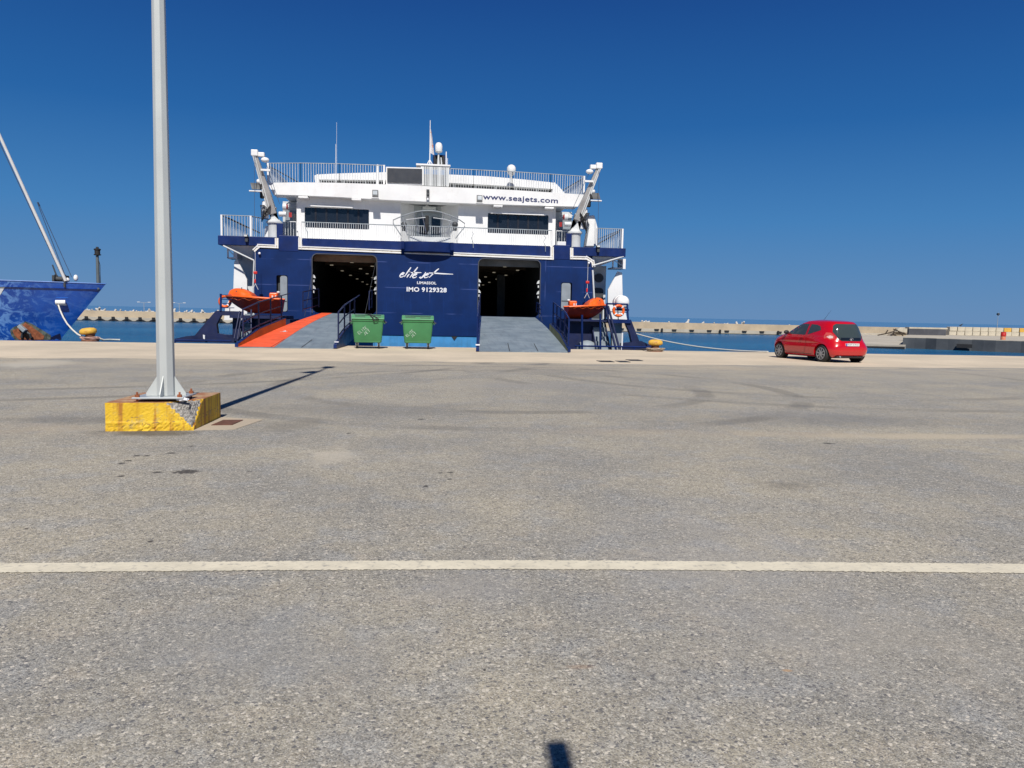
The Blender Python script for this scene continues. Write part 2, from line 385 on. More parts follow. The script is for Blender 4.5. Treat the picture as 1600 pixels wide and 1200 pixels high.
    spot(1240, 678, 190, 5, T, .3, .8, .6); spot(980, 675, 130, 6, T, .25, .8, .6); spot(1150, 576, 30, 3, T, .4, .8, .6)
    spot(840, 575, 110, 9, (.13, .13, .13), .25, .8, .7); spot(560, 640, 330, 12, (.12, .12, .12), .25, .8, .7); spot(120, 656, 190, 6, (.12, .115, .11), .4, .8, .7)
    spot(60, 670, 120, 9, T, .3, .8, .7); spot(450, 665, 60, 9, (.08, .08, .08), .35, .8, .8); spot(1300, 655, 320, 11, (.12, .12, .12), .3, .9, .6)
    spot(1230, 758, 55, 10, (.09, .085, .08), .4, .9, .9); spot(1500, 580, 190, 5, (.33, .31, .27), .5, .9, .6); spot(1390, 590, 160, 5, (.33, .31, .27), .4, .9, .6)
    spot(735, 920, 130, 30, (.30, .29, .28), .45, .9, .8); spot(800, 600, 120, 7, (.30, .28, .25), .45, .9, .8); spot(235, 675, 95, 6, (.075, .065, .05), .75, .8, .9); spot(1120, 880, 240, 90, (.34, .33, .32), .35, .9, .8); spot(420, 1010, 260, 70, (.27, .27, .265), .4, .9, .8); spot(1400, 1000, 260, 60, (.40, .36, .29), .35, .9, .8)
    spot(1230, 1048, 9, 2.2, (.5, .28, .12), .6, .6, .4); spot(905, 1042, 26, 4, (.33, .2, .12), .35, .8, .8)
    spy = k.n('ShaderNodeSeparateXYZ'); k.l(pos, spy.inputs[0])
    dust = k.math('MULTIPLY', k.ramp(k.math('SUBTRACT', spy.outputs[1], k.math('MULTIPLY', spy.outputs[0], .035)), 17.5, 23.2), k.ramp(k.noise(k.coords((.35, 1, 1)), 1.1, 6, .65), .36, .62))
    base = k.mix(k.math('MULTIPLY', dust, .75), base, (.47, .40, .30))
    # tyre tracks: arcs of big circles
    def arc(c, r, wd, op, a0=None):
        nonlocal base
        d = k.n('ShaderNodeVectorMath', operation='DISTANCE'); d.inputs[1].default_value = (c[0], c[1], 0); k.l(pos, d.inputs[0])
        e = k.math('ABSOLUTE', k.math('SUBTRACT', d.outputs['Value'], r))
        q = k.math('MULTIPLY', k.ramp(e, wd*.4, wd, op, 0), k.ramp(k.noise(v, .5, 3), .42, .58))
        base = k.mix(q, base, (.09, .09, .092))
    for r in (4.2, 5.9): arc((1.5, 15.5), r, .26, .38)
    for r in (6.5, 8.2): arc((9.5, 20.0), r, .26, .32)
    for r in (10.0, 11.7): arc((22, 7.0), r, .2, .4)
    for r in (15.0, 16.6): arc((-12, 28), r, .22, .4)
    k.l(base, k.bs.inputs['Base Color']); k.bs.inputs['Roughness'].default_value = .88
    k.bs.inputs['Specular IOR Level'].default_value = .3
    h = k.math('ADD', k.math('MULTIPLY', vo.outputs['Distance'], -1.0), k.math('MULTIPLY', v2.outputs['Distance'], -1.2))
    k.bump(h, .05, .28)
    return m
ASPH = asphalt()
def sheet(name, pts, z, m, kind='structure', thick=None):
    mb = MB()
    if thick: mb.extr([(p[0], p[1], z) for p in pts], (0, 0, -thick))
    else: mb.add([(p[0], p[1], z) for p in pts], [list(range(len(pts)))])
    o = mb.build(name, m); o['kind'] = kind; return o
# quay body: asphalt top and concrete seaward apron, wavy joint between them
joint = []
x = -90.
while x <= 120:
    joint.append((x, 22.9+.035*x+.18*math.sin(x*.7)+.12*math.sin(x*2.1+1)+random.uniform(-.05, .05) if -30 < x < 60 else 23)); x += .5
sheet('quay_asphalt', [(-300, -200), (300, -200), (300, 23)]+joint[::-1]+[(-300, 23)], 0, ASPH)
qa = MB(); qa.extr([(-300, 22.5, -.004), (300, 22.5, -.004), (300, YE, -.004), (-300, YE, -.004)], (0, 0, -6))
q = qa.build('quay_apron', APRON, bevel=.05); q['kind'] = 'structure'
ln = []
up = [(-40, 881.5), (0, 881), (400, 878), (800, 876), (1200, 878.5), (1600, 882), (1660, 883)]; dn = [(-40, 896), (0, 895.5), (400, 892), (800, 890), (1200, 892.5), (1600, 896.5), (1660, 897)]
def interp(tab, x):
    for (a, b), (c, d) in zip(tab, tab[1:]):
        if x <= c: return b+(d-b)*(x-a)/(c-a)
    return tab[-1][1]
LINE = mat('line_paint', (.66, .60, .46), .75, var=.08, scale=5, dirt=.85, dirtcol=(.33, .31, .27), dscale=22, bump=.2)
mb = MB(); vs = []; N = 600
for i in range(N+1):
    px = -40+1700*i/N
    a = G(px, interp(dn, px)+random.uniform(-.7, .7)); b = G(px, interp(up, px)+random.uniform(-.5, .5)); vs += [(a.x, a.y, .004), (b.x, b.y, .004)]
mb.add(vs, [(2*i, 2*i+2, 2*i+3, 2*i+1) for i in range(N)]); o = mb.build('painted_line', LINE); o['kind'] = 'structure'

# ---- water
def watermat():
    m = bpy.data.materials.new('sea_water'); m.use_nodes = True; k = NT(m); v = k.coords()
    c = k.mix(k.ramp(k.noise(k.coords((.3, 1, 1)), .06, 4), .35, .65), (.010, .085, .19), (.018, .125, .25))
    k.l(c, k.bs.inputs['Base Color']); k.bs.inputs['Roughness'].default_value = .22; k.bs.inputs['IOR'].default_value = 1.33
    k.bs.inputs['Specular IOR Level'].default_value = .32
    h = k.math('ADD', k.noise(k.coords((.6, 1.4, 1)), 1.6, 6, .65), k.math('MULTIPLY', k.noise(k.coords((.2, .6, 1)), .5, 3), .8))
    k.bump(h, .5, .8); return m
SEA = watermat(); FH0 = Vector((math.sin(yw), math.cos(yw), 0))
mb = MB(); mb.add([(12000*math.cos(2*PI*i/96), 12000*math.sin(2*PI*i/96), WZ) for i in range(96)], [list(range(96))])
o = mb.build('harbour_water', SEA); o['kind'] = 'structure'
def openmat():
    m = bpy.data.materials.new('open_sea'); m.use_nodes = True; k = NT(m)
    k.bs.inputs['Base Color'].default_value = (.03, .12, .25, 1); k.bs.inputs['Roughness'].default_value = .12; k.bs.inputs['IOR'].default_value = 1.33
    k.bump(k.noise(k.coords((.2, 1, 1)), .4, 3), .12, .3); return m
a_ = R0*-5000+FH0*182; b_ = R0*5000+FH0*182; c_ = R0*11000+FH0*11000; d_ = R0*-11000+FH0*11000
mb = MB(); mb.add([(p.x, p.y, WZ+.02) for p in (a_, b_, c_, d_)], [(0, 1, 2, 3)]); o = mb.build('open_sea', openmat()); o['kind'] = 'structure'

# ---- breakwater
FH = Vector((math.sin(yw), math.cos(yw), 0))
def BWp(x, d, z): p = R0*x+FH*d; return Vector((p.x, p.y, z))
BX0, BX1 = -130., 160.
root = empty('breakwater_wall', BWp(0, 168, WZ), 'long beige concrete breakwater wall with a low ledge across the harbour', 'wall')
mb = MB()
mb.extr([BWp(BX0, 170.5, -5), BWp(BX1, 170.5, -5), BWp(BX1, 172, -5), BWp(BX0, 172, -5)], (0, 0, 5.36)); mb.build('parapet', BWALL, root)
led = MB(); led.extr([BWp(BX0, 166, -5), BWp(BX1, 166, -5), BWp(BX1, 170.49, -5), BWp(BX0, 170.49, -5)], (0, 0, 3.95)); led.build('quay_ledge', BWALL2, root)
tide = MB(); tide.extr([BWp(BX0, 165.93, WZ-.3), BWp(BX1, 165.93, WZ-.3), BWp(BX1, 165.99, WZ-.3), BWp(BX0, 165.99, WZ-.3)], (0, 0, .42)); tide.build('tide_band', mat('wet_weed', (.045, .04, .03), .8, var=.4, scale=.8), root)
DARKH = mat('dark_recess', (.02, .02, .022), .9)
x = -128.
while x < 70:
    if -100 < x < -50:      # arches with square fenders
        a = MB(); pts = [BWp(x-1.25+2.5*i/8, 165.9, WZ+.05+.5*math.sin(PI*i/8)) for i in range(9)]; a.extr(pts, FH*.08); a.build('arch_recess', DARKH, root)
        b = MB(); b.extr([BWp(x-.32, 165.7, WZ+.35), BWp(x+.32, 165.7, WZ+.35), BWp(x+.32, 165.7, WZ+.95), BWp(x-.32, 165.7, WZ+.95)], FH*.18); b.build('fender', BLACK, root)
        x += 2.9
    else:
        b = MB(); b.extr([BWp(x-.42, 165.8, WZ+.42), BWp(x+.42, 165.8, WZ+.42), BWp(x+.52, 165.8, WZ+.76), BWp(x-.52, 165.8, WZ+.76)], FH*.25); b.build('fender', BLACK, root)
        x += 3.78
for x in (-2, 12, 32, 44.5, 57, 69):
    b = MB(); c = BWp(x, 165.6, WZ-.2); b.tube(c, c+Vector((0, 0, 1.1)), .22, 8); b.build('mooring_pile', BLACK, root)
# armour blocks on the crest
def tetra_mesh():
    mb = MB()
    for d in ((0, 0, 1), (.94, 0, -.33), (-.47, .82, -.33), (-.47, -.82, -.33)):
        d = Vector(d); mb.tube(d*.0, d*1.05, .42, 8, .26)
    return mb
tm = tetra_mesh()
tp = tm.build('tetrapod', TETRA, None, bevel=.05, seg=1); tag(tp, 'pale concrete armour block poking up behind the breakwater wall', 'armour block', 'concrete armour blocks along the breakwater crest')
xs = []
x = -128.
while x < 74:
    p = 1. if x < -52 else (.55+.45*math.sin(x*.23)*math.sin(x*.061+1))
    if random.random() < p: xs.append(x)
    x += random.uniform(.9, 1.6)
for i, x in enumerate(xs):
    o = tp if i == 0 else tp.copy()
    if i: COL.objects.link(o)
    s_ = random.uniform(.5, .85); o.scale = (s_, s_, s_)
    lift = random.choice((-.25, 0, .1, .3)) + (.12 if x < -52 else 0)
    o.location = BWp(x, random.uniform(172.6, 174), .05+lift); o.rotation_euler = (random.uniform(0, 6), random.uniform(0, 6), random.uniform(0, 6))
def far_lamp(px, pyb, pyt, d, label, single=False):
    base = S(px, pyb, 1); y = d; base = S(px, pyb, y); top = S(px, pyt, y); base.z = -.6 if not single else base.z
    r = empty('harbour_lamp', base, label, 'street lamp')
    MB().tube(base, (base.x, base.y, top.z), .09, 8, .05).build('pole', STEEL, r)
    if not single:
        for s_ in (-1, 1):
            a = MB(); a.bar((base.x, base.y, top.z), (base.x+s_*.95, base.y, top.z+.12), .06, .06); a.build('arm', STEEL, r)
            b = MB(); b.cb((base.x+s_*1.15, base.y, top.z+.13), .6, .25, .13); b.build('lamp_head', OFFW, r, bevel=.03)
    else:
        b = MB(); b.cb((base.x, base.y, top.z-.45), .5, .5, .5); b.build('lamp_cluster', DGREY, r, bevel=.05)
        b = MB(); b.bar((base.x-.5, base.y, top.z-.8), (base.x+.5, base.y, top.z-.8), .06, .06); b.build('crossarm', STEEL, r)
far_lamp(225.5, 500, 473, 182, 'thin double-armed lamp post on the breakwater just left of the near light pole')
far_lamp(280.5, 500, 474, 182, 'thin double-armed lamp post on the breakwater right of the near light pole')
far_lamp(1558, 512, 488, 175, 'thin mast with small lamp cluster behind the stacked blocks at right', True)

# ---- pier at the right
root = empty('pier', G(1412, 527, -.45)); root['kind'] = 'structure'
A = G(1411, 527.5, -.45); B = G(1600, 533.5, -.45); dirv = (B-A).normalized(); C_ = A+dirv*75
nr = Vector((-dirv.y, dirv.x, 0));
if nr.x < 0: nr = -nr
out = []
n = 60
for i in range(n+1):
    p = A+dirv*(75*i/n); out.append(p+nr*random.uniform(0, .55)*(1 if random.random() < .6 else .1) if i else p)
farL = BWp(77.8, 150, 0)
mb = MB(); mb.extr([Vector((p.x, p.y, -5)) for p in out+[C_+nr*120, BWp(190, 150, 0), farL]], (0, 0, 4.55)); mb.build('pier_body', PIERD, root)
mb = MB(); mb.extr([Vector((p.x, p.y, -.448)) for p in out+[C_+nr*120, BWp(190, 150, 0), farL]], (0, 0, .06)); mb.build('pier_deck', BWALL2, root)
for t in (6, 19, 27, 38):
    p = A+dirv*t-nr*.3; b = MB(); b.extr([p+Vector((0, 0, -.55)), p+dirv*1.6+Vector((0, 0, -.55)), p+dirv*1.6+Vector((0, 0, -1.0)), p+Vector((0, 0, -1.0))], nr*.4); b.build('fender', BLACK, root)
sl = MB(); a1 = G(1335, 537, -1.35); a2 = G(1414, 540, -1.35); sl.extr([Vector((p.x, p.y, -5)) for p in (a1, a2, BWp(52.8, 103, 0), BWp(79, 150, 0), BWp(87, 165.9, 0), BWp(74, 165.9, 0))], (0, 0, 3.65))
o = sl.build('low_quay', BWALL2); o['kind'] = 'structure'
e0_ = Vector((a1.x, a1.y, 0)); e1_ = Vector((a2.x, a2.y, 0)); ed = (e1_-e0_).normalized(); en = Vector((ed.y, -ed.x, 0))
wb = MB(); wb.extr([e0_+en*.02+Vector((0, 0, WZ-.2)), e1_+en*.02+Vector((0, 0, WZ-.2)), e1_+en*.02+Vector((0, 0, -1.5)), e0_+en*.02+Vector((0, 0, -1.62))], en*.12); o = wb.build('low_quay_weed', BLACK); o['kind'] = 'structure'
# block wall on the pier
bw = MB(); bw.box(-.612, .612, -.45, .45, 0, .66); blk = bw.build('concrete_block', CREAM, None, bevel=.04)
ORD = ('first', 'second', 'third', 'fourth', 'fifth', 'sixth', 'seventh', 'eighth', 'ninth', 'tenth', 'eleventh', 'twelfth')
first = True; Yb = 113.5
for row in range(2):
    for i in range(11):
        px = 1486+12.15*i; c = S(px, 524.2, Yb); c.z = -.385+row*.675
        o = blk if first else blk.copy()
        if not first: COL.objects.link(o)
        first = False
        o.location = c+Vector((0, random.uniform(-.07, .07), 0)); o.rotation_euler.z = -yw*.3+random.uniform(-.03, .03); o.scale = (1, 1, random.uniform(.95, 1.0))
        yel = row == 1 and (i == 7 or i in (9,))
        if yel:
            o.data = o.data.copy(); o.data.materials[0] = YELB
            tag(o, 'yellow painted concrete block ' + ('above the red barrel' if i == 7 else 'near the right edge of the photo, in the top row'), 'concrete block', 'stacked concrete blocks on the pier')
        else: tag(o, 'cream concrete block, ' + ORD[i] + ' from the left in the ' + ('upper', 'lower')[row == 0] + ' row of the pier wall', 'concrete block', 'stacked concrete blocks on the pier')
a = S(1419, 524, 108); b = S(1477, 524.3, 108)
root = empty('panel_barrier', ((a.x+b.x)/2, 108, -.385), 'long dark slate panel barrier with pale top rim standing on the pier', 'barrier')
MB().box(a.x, b.x, 107.9, 108.3, -.385, S(1450, 514, 108).z).build('panel', TARP, root)
MB().box(a.x+.1, b.x+.3, 108.0, 109.0, S(1450, 514, 108).z+.003, S(1450, 511.6, 108).z).build('rim', CREAM, root)
# red barrel
c = G(1567, 531, -.39); root = empty('barrel', c, 'red and orange barrel standing at the edge of the right pier', 'barrel')
MB().lathe(c, [(.26, 0), (.28, .02), (.27, .25), (.29, .27), (.27, .3), (.26, .44)], 16).build('lower_drum', mat('salmon', (.6, .22, .12), .6), root, smooth=40)
MB().lathe(c+Vector((.02, 0, .44)), [(.30, 0), (.31, .02), (.29, .2), (.31, .22), (.29, .25), (.28, .5), (.1, .52)], 16).build('upper_drum', REDP, root, smooth=40)
# debris heap with branch and pale slab
c = BWp(78.2, 158, -1.35)
root = empty('debris_heap', c, 'bare dark branches tangled over a pale broken slab at the pier root', 'debris')
def off(dx, dy, dz): return c+R0*dx+FH*dy+Vector((0, 0, dz))
MB().extr([off(.4, 0, .8), off(3.2, 0, .75), off(3.4, 0, 1.3), off(2.9, 0, 1.75), off(1.2, 0, 1.8), off(.7, 0, 1.4)], FH*.8).build('broken_slab', CREAM, root, bevel=.05)
MB().extr([off(-.6, .5, .0), off(2.9, .5, 0), off(2.2, .5, .9), off(.2, .5, .9)], FH*1.5).build('rubble', BWALL, root)
mb = MB()
for pts in (((-3.4, 0, .1), (-1.6, -.2, .5), (-.4, -.3, .9), (.2, -.2, 1.5)), ((-.4, -.3, 1.4), (.8, -.4, .9), (2.6, -.3, .35), (5.4, -.2, .15), (8.5, -.2, .1)), ((.3, -.3, 1.2), (1.2, -.4, .5), (1.6, -.4, .05)), ((-2, -.2, .35), (-1.5, -.3, 1.2)), ((-.1, -.3, .9), (-.3, -.3, .1)), ((8.3, -.2, 0), (8.6, -.2, .9))):
    mb.path([off(*p) for p in pts], .12, 5)
mb.build('branch', mat('dead_wood', (.05, .035, .025), .9), root)
# bird
c = S(1501, 511.0, 113.4); c.z = -.385+1.335
root = empty('bird', c, 'small dark bird perched on the stacked block wall', 'bird')
mb = MB(); rings = []
for x_, r_, z_ in ((-.34, .015, .16), (-.2, .06, .2), (0, .11, .26), (.14, .1, .32), (.2, .07, .4), (.26, .07, .45), (.32, .03, .44), (.38, .008, .43)):
    rings.append([c+Vector((x_, r_*math.cos(2*PI*i/10), z_+r_*math.sin(2*PI*i/10))) for i in range(10)])
mb.loft(rings); mb.tube(c+Vector((.02, .04, 0)), c+Vector((.02, .04, .2)), .012, 5); mb.tube(c+Vector((.02, -.04, 0)), c+Vector((.02, -.04, .2)), .012, 5)
mb.build('body', BLACK, root, smooth=60)

# ================================================================== NEAR LIGHT POLE ON ITS BLOCK
YELP = bpy.data.materials.new('chipped_yellow_paint'); YELP.use_nodes = True
k = NT(YELP); v = k.coords()
c = k.mix(k.ramp(k.noise(v, 4, 5), .3, .7), (.66, .40, .012), (.80, .52, .03))
c = k.mix(k.ramp(k.noise(k.coords((7, 7, .5)), 1.4, 5), .50, .66, 0, .85), c, (.36, .12, .02))
tc = k.n('ShaderNodeTexCoord'); sp = k.n('ShaderNodeSeparateXYZ'); k.l(tc.outputs['Object'], sp.inputs[0])
c = k.mix(k.ramp(k.noise(v, 6, 7, .75), .54, .66, 0, .6), c, (.46, .36, .16))
band = k.ramp(k.math('ABSOLUTE', k.math('SUBTRACT', sp.outputs[2], .12)), .02, .10, 1, 0)
c = k.mix(k.math('MULTIPLY', k.ramp(k.noise(k.coords((1, 1, 2.6)), 17, 5, .7), .56, .62), k.math('ADD', k.math('MULTIPLY', band, .8), .12)), c, (.20, .12, .07))
geo = k.n('ShaderNodeNewGeometry'); s2 = k.n('ShaderNodeSeparateXYZ'); k.l(geo.outputs['True Normal'], s2.inputs[0])
topm = k.ramp(s2.outputs[2], .8, .95)
rc = k.mix(k.ramp(k.noise(v, 5, 6, .7), .35, .65), (.30, .10, .045), (.45, .30, .17))
c = k.mix(topm, c, rc); k.l(c, k.bs.inputs['Base Color']); k.bs.inputs['Roughness'].default_value = .7
k.bump(k.noise(v, 22, 8, .7), .012, .9)
BH = .335
f0 = G(165, 674); f1 = G(303, 672.5); b1 = G(345, 652); 
ux = (f1-f0).normalized(); uy = (b1-f1).normalized(); Wd = (f1-f0).length; Dp = (b1-f1).length
root = empty('pole_plinth', f0, 'chipped yellow painted concrete block carrying the tall light pole', 'plinth')
mb = MB(); bmv = []
# subdivided block so that its faces and broken corner are irregular
NX, NY, NZ = 40, 50, 14
idx = {}
def blockp(i, j, h):
    u_, v_, w_ = i/NX, j/NY, h/NZ
    p = f0+ux*(Wd*u_)+uy*(Dp*v_)+Vector((0, 0, BH*w_-.0))
    # broken front-right corner
    dx = (1-u_)*Wd; dy = v_*Dp; dz = (1-w_)*BH
    e = .34-(dx+dy*.9+dz*1.05)
    r_ = random.uniform(-.5, 1)
    if e > 0 and (u_ > .6 and v_ < .35): 
        amt = min(e*.45, .12)+r_*.012
        p += (-ux*.6+uy*.6+Vector((0, 0, -.35)))*amt
    else: p += Vector((random.uniform(-1, 1), random.uniform(-1, 1), random.uniform(-1, 1) if 0 < h else 0))*.0016
    if w_ < .3: p += (-uy if j == 0 else Vector())*random.uniform(0, .012)
    return p
def vid(i, j, h):
    if (i, j, h) not in idx: idx[(i, j, h)] = len(bmv); bmv.append(blockp(i, j, h))
    return idx[(i, j, h)]
fs = []
for i in range(NX):
    for h in range(NZ):
        for j in (0, NY): fs.append((vid(i, j, h), vid(i+1, j, h), vid(i+1, j, h+1), vid(i, j, h+1)))
for j in range(NY):
    for h in range(NZ):
        for i in (0, NX): fs.append((vid(i, j, h), vid(i, j+1, h), vid(i, j+1, h+1), vid(i, j, h+1)))
for i in range(NX):
    for j in range(NY): fs.append((vid(i, j, NZ), vid(i+1, j, NZ), vid(i+1, j+1, NZ), vid(i, j+1, NZ)))
inv = {v_: k_ for k_, v_ in idx.items()}
# paint-covered faces and bare broken faces are two parts of the block
bare = []; painted = []
for f in fs:
    kk = [inv[q] for q in f]; dx = (1-sum(q[0] for q in kk)/4/NX)*Wd; dy = sum(q[1] for q in kk)/4/NY*Dp; dz = (1-sum(q[2] for q in kk)/4/NZ)*BH
    e = .30-(dx*1.0+dy*.9+dz*1.05)+random.uniform(-.02, .02)
    (bare if e > 0 else painted).append(f)
m1 = MB(); m1.v = bmv; m1.f = painted; m1.build('painted_block', YELP, root)
m2 = MB(); m2.v = list(bmv); m2.f = bare; m2.build('broken_corner', mat('exposed_aggregate', (.33, .31, .28), .95, var=.5, scale=40, bump=1.0, bscale=60, dirt=.5, dirtcol=(.12, .11, .1), dscale=25), root)
# concrete skirt and access cover at the right
pts = [G(303, 672.6), G(368, 671), G(412, 656), G(346, 652.5)]
o = MB().extr([Vector((p.x, p.y, .006)) for p in pts], (0, 0, -.05)).build('cover_surround', PATCHC); tag(o, 'pale concrete surround of the rusty cover beside the yellow block', 'surround')
pts = [G(330, 665.5), G(363, 665), G(380, 657.5), G(349, 657.5)]
o = MB().extr([Vector((p.x, p.y, .014)) for p in pts], (0, 0, -.05)).build('access_cover', mat('rusty_cover', (.13, .055, .035), .85, var=.25, scale=9, bump=.3)); tag(o, 'rusty brown steel access cover at the foot of the yellow block', 'access cover')
# the pole
pb = G(260, 624.5, BH+.0); PB = Vector((pb.x, pb.y, BH))
tip = G(499, 579.3); L_ = (Vector((tip.x, tip.y))-Vector((PB.x, PB.y))).length; PH = L_*math.tan(SEL)
PH = min(PH, 12)
root = empty('light_pole', PB, 'tall grey octagonal light pole bolted to the yellow concrete block', 'light pole')
mb = MB(); mb.extr([PB+ux*a+uy*b+Vector((0, 0, .035)) for a, b in ((-.30, -.26), (.27, -.26), (.27, .27), (-.30, .27))], (0, 0, .02)); mb.build('base_plate', STEEL, root, bevel=.004)
pz0 = BH+.055
mb = MB(); mb.tube((PB.x, PB.y, pz0), (PB.x, PB.y, PH), .106, 8, .044); mb.build('shaft', POLEP, root, bevel=.006)
for sx_, sy_ in ((1, 0), (-1, 0), (0, 1), (0, -1)):
    d = ux*sx_+uy*sy_; t_ = d.cross(Vector((0, 0, 1)))*.006; q = Vector((PB.x, PB.y, pz0))
    MB().extr([q+d*.09-t_, q+d*.225-t_, q+d*.225+Vector((0, 0, .03))-t_, q+d*.09+Vector((0, 0, .25))-t_], t_*2).build('gusset', POLEP, root)
for sx_ in (-1, 1):
    for sy_ in (-1, 1):
        q = Vector((PB.x, PB.y, BH))+ux*(sx_*.235-.015)+uy*sy_*.22
        m = MB(); m.tube(q, q+Vector((0, 0, .115)), .012, 6); m.tube(q+Vector((0, 0, .056)), q+Vector((0, 0, .086)), .028, 6); m.build('anchor_bolt', RUST, root)
for px, py in ((486, 581.6), (512, 574.2)):
    g = G(px, py); t_ = PH/math.tan(SEL); hd = Vector((g.x-LD.x/math.cos(SEL)*t_, g.y-LD.y/math.cos(SEL)*t_, PH))
    d = (hd-Vector((PB.x, PB.y, PH))); 
    if d.length > 2.2: d = d.normalized()*1.2
    e = Vector((PB.x, PB.y, PH))+d; a = MB(); a.tube((PB.x, PB.y, PH-.1), e, .035, 8); a.build('arm', POLEP, root)
    u_ = d.normalized(); wv = u_.cross(Vector((0, 0, 1)))
    m = MB(); m.extr([e-u_*.28-wv*.13, e+u_*.32-wv*.16, e+u_*.32+wv*.16, e-u_*.28+wv*.13], (0, 0, .11)); m.build('lamp_head', OFFW, root, bevel=.03)
# crumpled white litter
c = G(285, 627.5, BH)+Vector((0, 0, .0)); mb = MB(); rings = []
for j in range(6):
    rings.append([c+Vector(((.075+.01*math.sin(i*2+j))*math.sin(PI*(j+.3)/5.6)*math.cos(2*PI*i/10), .05*math.sin(PI*(j+.3)/5.6)*math.sin(2*PI*i/10)*random.uniform(.6, 1.2), .011*(j)*random.uniform(.5, 1.2)+.004)) for i in range(10)])
mb.loft(rings); o = mb.build('litter', LETW); tag(o, 'crumpled white paper lying on the yellow block beside the pole plate', 'litter')
# drain gratings on the quay
for i, (px, py, wpx, lab) in enumerate(((946, 564.6, 20, 'dark drain grating flush in the quay, leftmost of three right of the ferry ramp'), (973, 564.9, 15, 'dark drain grating flush in the quay, middle one of three right of the ferry ramp'), (991, 562.8, 18, 'dark drain grating flush in the quay, rightmost of three right of the ferry ramp'))):
    a = G(px-wpx/2, py); b = G(px+wpx/2, py+.3); r = empty('drain_grating', (a+b)/2, lab, 'drain', 'drain gratings in the quay')
    wx = (b-a).length; cc = (a+b)/2
    MB().box(cc.x-wx/2, cc.x+wx/2, cc.y-.3, cc.y+.3, -.02, .004).build('pit', DARKH, r)
    m = MB()
    for q_ in range(9):
        x_ = cc.x-wx/2+wx*(q_+.5)/9; m.box(x_-.012, x_+.012, cc.y-.3, cc.y+.3, .0045, .012)
    m.box(cc.x-wx/2-.02, cc.x-wx/2, cc.y-.32, cc.y+.32, .0, .013); m.box(cc.x+wx/2, cc.x+wx/2+.02, cc.y-.32, cc.y+.32, .0, .013)
    m.build('grate', DGREY, r)
# unseen square post added behind the viewer to cast the bottom-edge shadow
g = G(871, 1167.5); hp = (g.y+.55)*math.tan(SEL)/math.cos(SAZ); px_ = g.x-LD.x/LD.y*(g.y+.55)
root = empty('shadow_post', (px_, -.55, 0), 'slim square unseen post added behind the viewer to cast the short dark shadow at the bottom edge', 'post')
MB().box(px_-.038, px_+.038, -.59, -.51, .02, hp).build('shaft', STEEL, root, bevel=.004)
MB().box(px_-.12, px_+.12, -.67, -.43, 0, .02).build('foot_plate', STEEL, root)

# ================================================================== BINS
def make_bin():
    r = empty('wheeled_bin', (0, 0, 0))
    # tapered body, front towards -Y
    H0, H1 = .24, 1.16
    def ring(z, wx, y0, y1, rr=.06):
        return [Vector((x_, y_, z)) for x_, y_ in rrect(-wx/2, wx/2, y0, y1, rr, 3)]
    mb = MB(); mb.loft([ring(H0, 1.04, -.36, .34), ring(H0+.03, 1.08, -.38, .36), ring(.75, 1.17, -.43, .40), ring(1.09, 1.22, -.46, .43), ring(1.10, 1.27, -.49, .46), ring(H1, 1.28, -.50, .46)])
    mb.build('body', GREENB, r, smooth=40)
    m = MB()   # pressed ribs on the front
    for x_ in (-.5, .5): m.bar((x_, -.375, .30), (x_*1.1, -.445, 1.04), .035, .02)
    m.bar((-.5, -.374, .29), (.5, -.374, .29), .02, .03); m.build('rib', GREENB, r, bevel=.006)
    lid = MB(); rings = []
    prof = [(-.53, 1.17), (-.53, 1.215), (-.46, 1.25), (-.3, 1.32), (-.05, 1.36), (.2, 1.36), (.42, 1.31), (.50, 1.2), (.50, 1.17)]
    lid.extr([(-.645, a, b) for a, b in prof], (1.29, 0, 0)); lo = lid.build('lid', GREENL, r, bevel=.02)
    g = MB()
    for x_ in (-.3, .3): g.bar((x_-.2, -.44, 1.262), (x_+.2, -.44, 1.262), .05, .03)
    g.box(-.52, .52, -.34, -.31, 1.325, 1.345); g.build('lid_handle', DGREY, lo)
    for s_ in (-1, 1):
        b = MB(); b.box(s_*.66-.03, s_*.66+.03, -.1, .1, .98, 1.12); b.tube((s_*.62, 0, 1.05), (s_*.75, 0, 1.05), .025, 10); b.build('side_trunnion', DGREY, r, bevel=.008)
        b = MB(); b.path([(s_*.56, -.46, 1.12), (s_*.66, -.40, 1.0), (s_*.665, .38, 1.0), (s_*.58, .44, 1.12)], .018, 8); b.build('side_handle', GREENB, r)
    for sx_ in (-1, 1):
        for sy_ in (-1, 1):
            c = Vector((sx_*.43, sy_*.27, .115)); wv = MB()
            wv.lathe(c, [(.02, -.034), (.10, -.034), (.115, -.024), (.115, .024), (.10, .034), (.02, .034)], 20, 'x'); wo = wv.build('wheel', BLACK, r, smooth=35)
            hb = MB(); hb.lathe(c, [(.005, -.038), (.05, -.037), (.05, .037), (.005, .038)], 14, 'x'); hb.build('hub', STEEL, wo)
            fk = MB()
            for q_ in (-.048, .048): fk.extr([c+Vector((q_-.006, -.05, .0)), c+Vector((q_-.006, .04, 0)), c+Vector((q_-.006, .07, .12)), c+Vector((q_-.006, -.06, .12))], (.012, 0, 0))
            fk.box(c.x-.06, c.x+.06, c.y-.07, c.y+.07, .228, .239); fk.build('caster_fork', STEEL, r)
    return r
binA = make_bin()
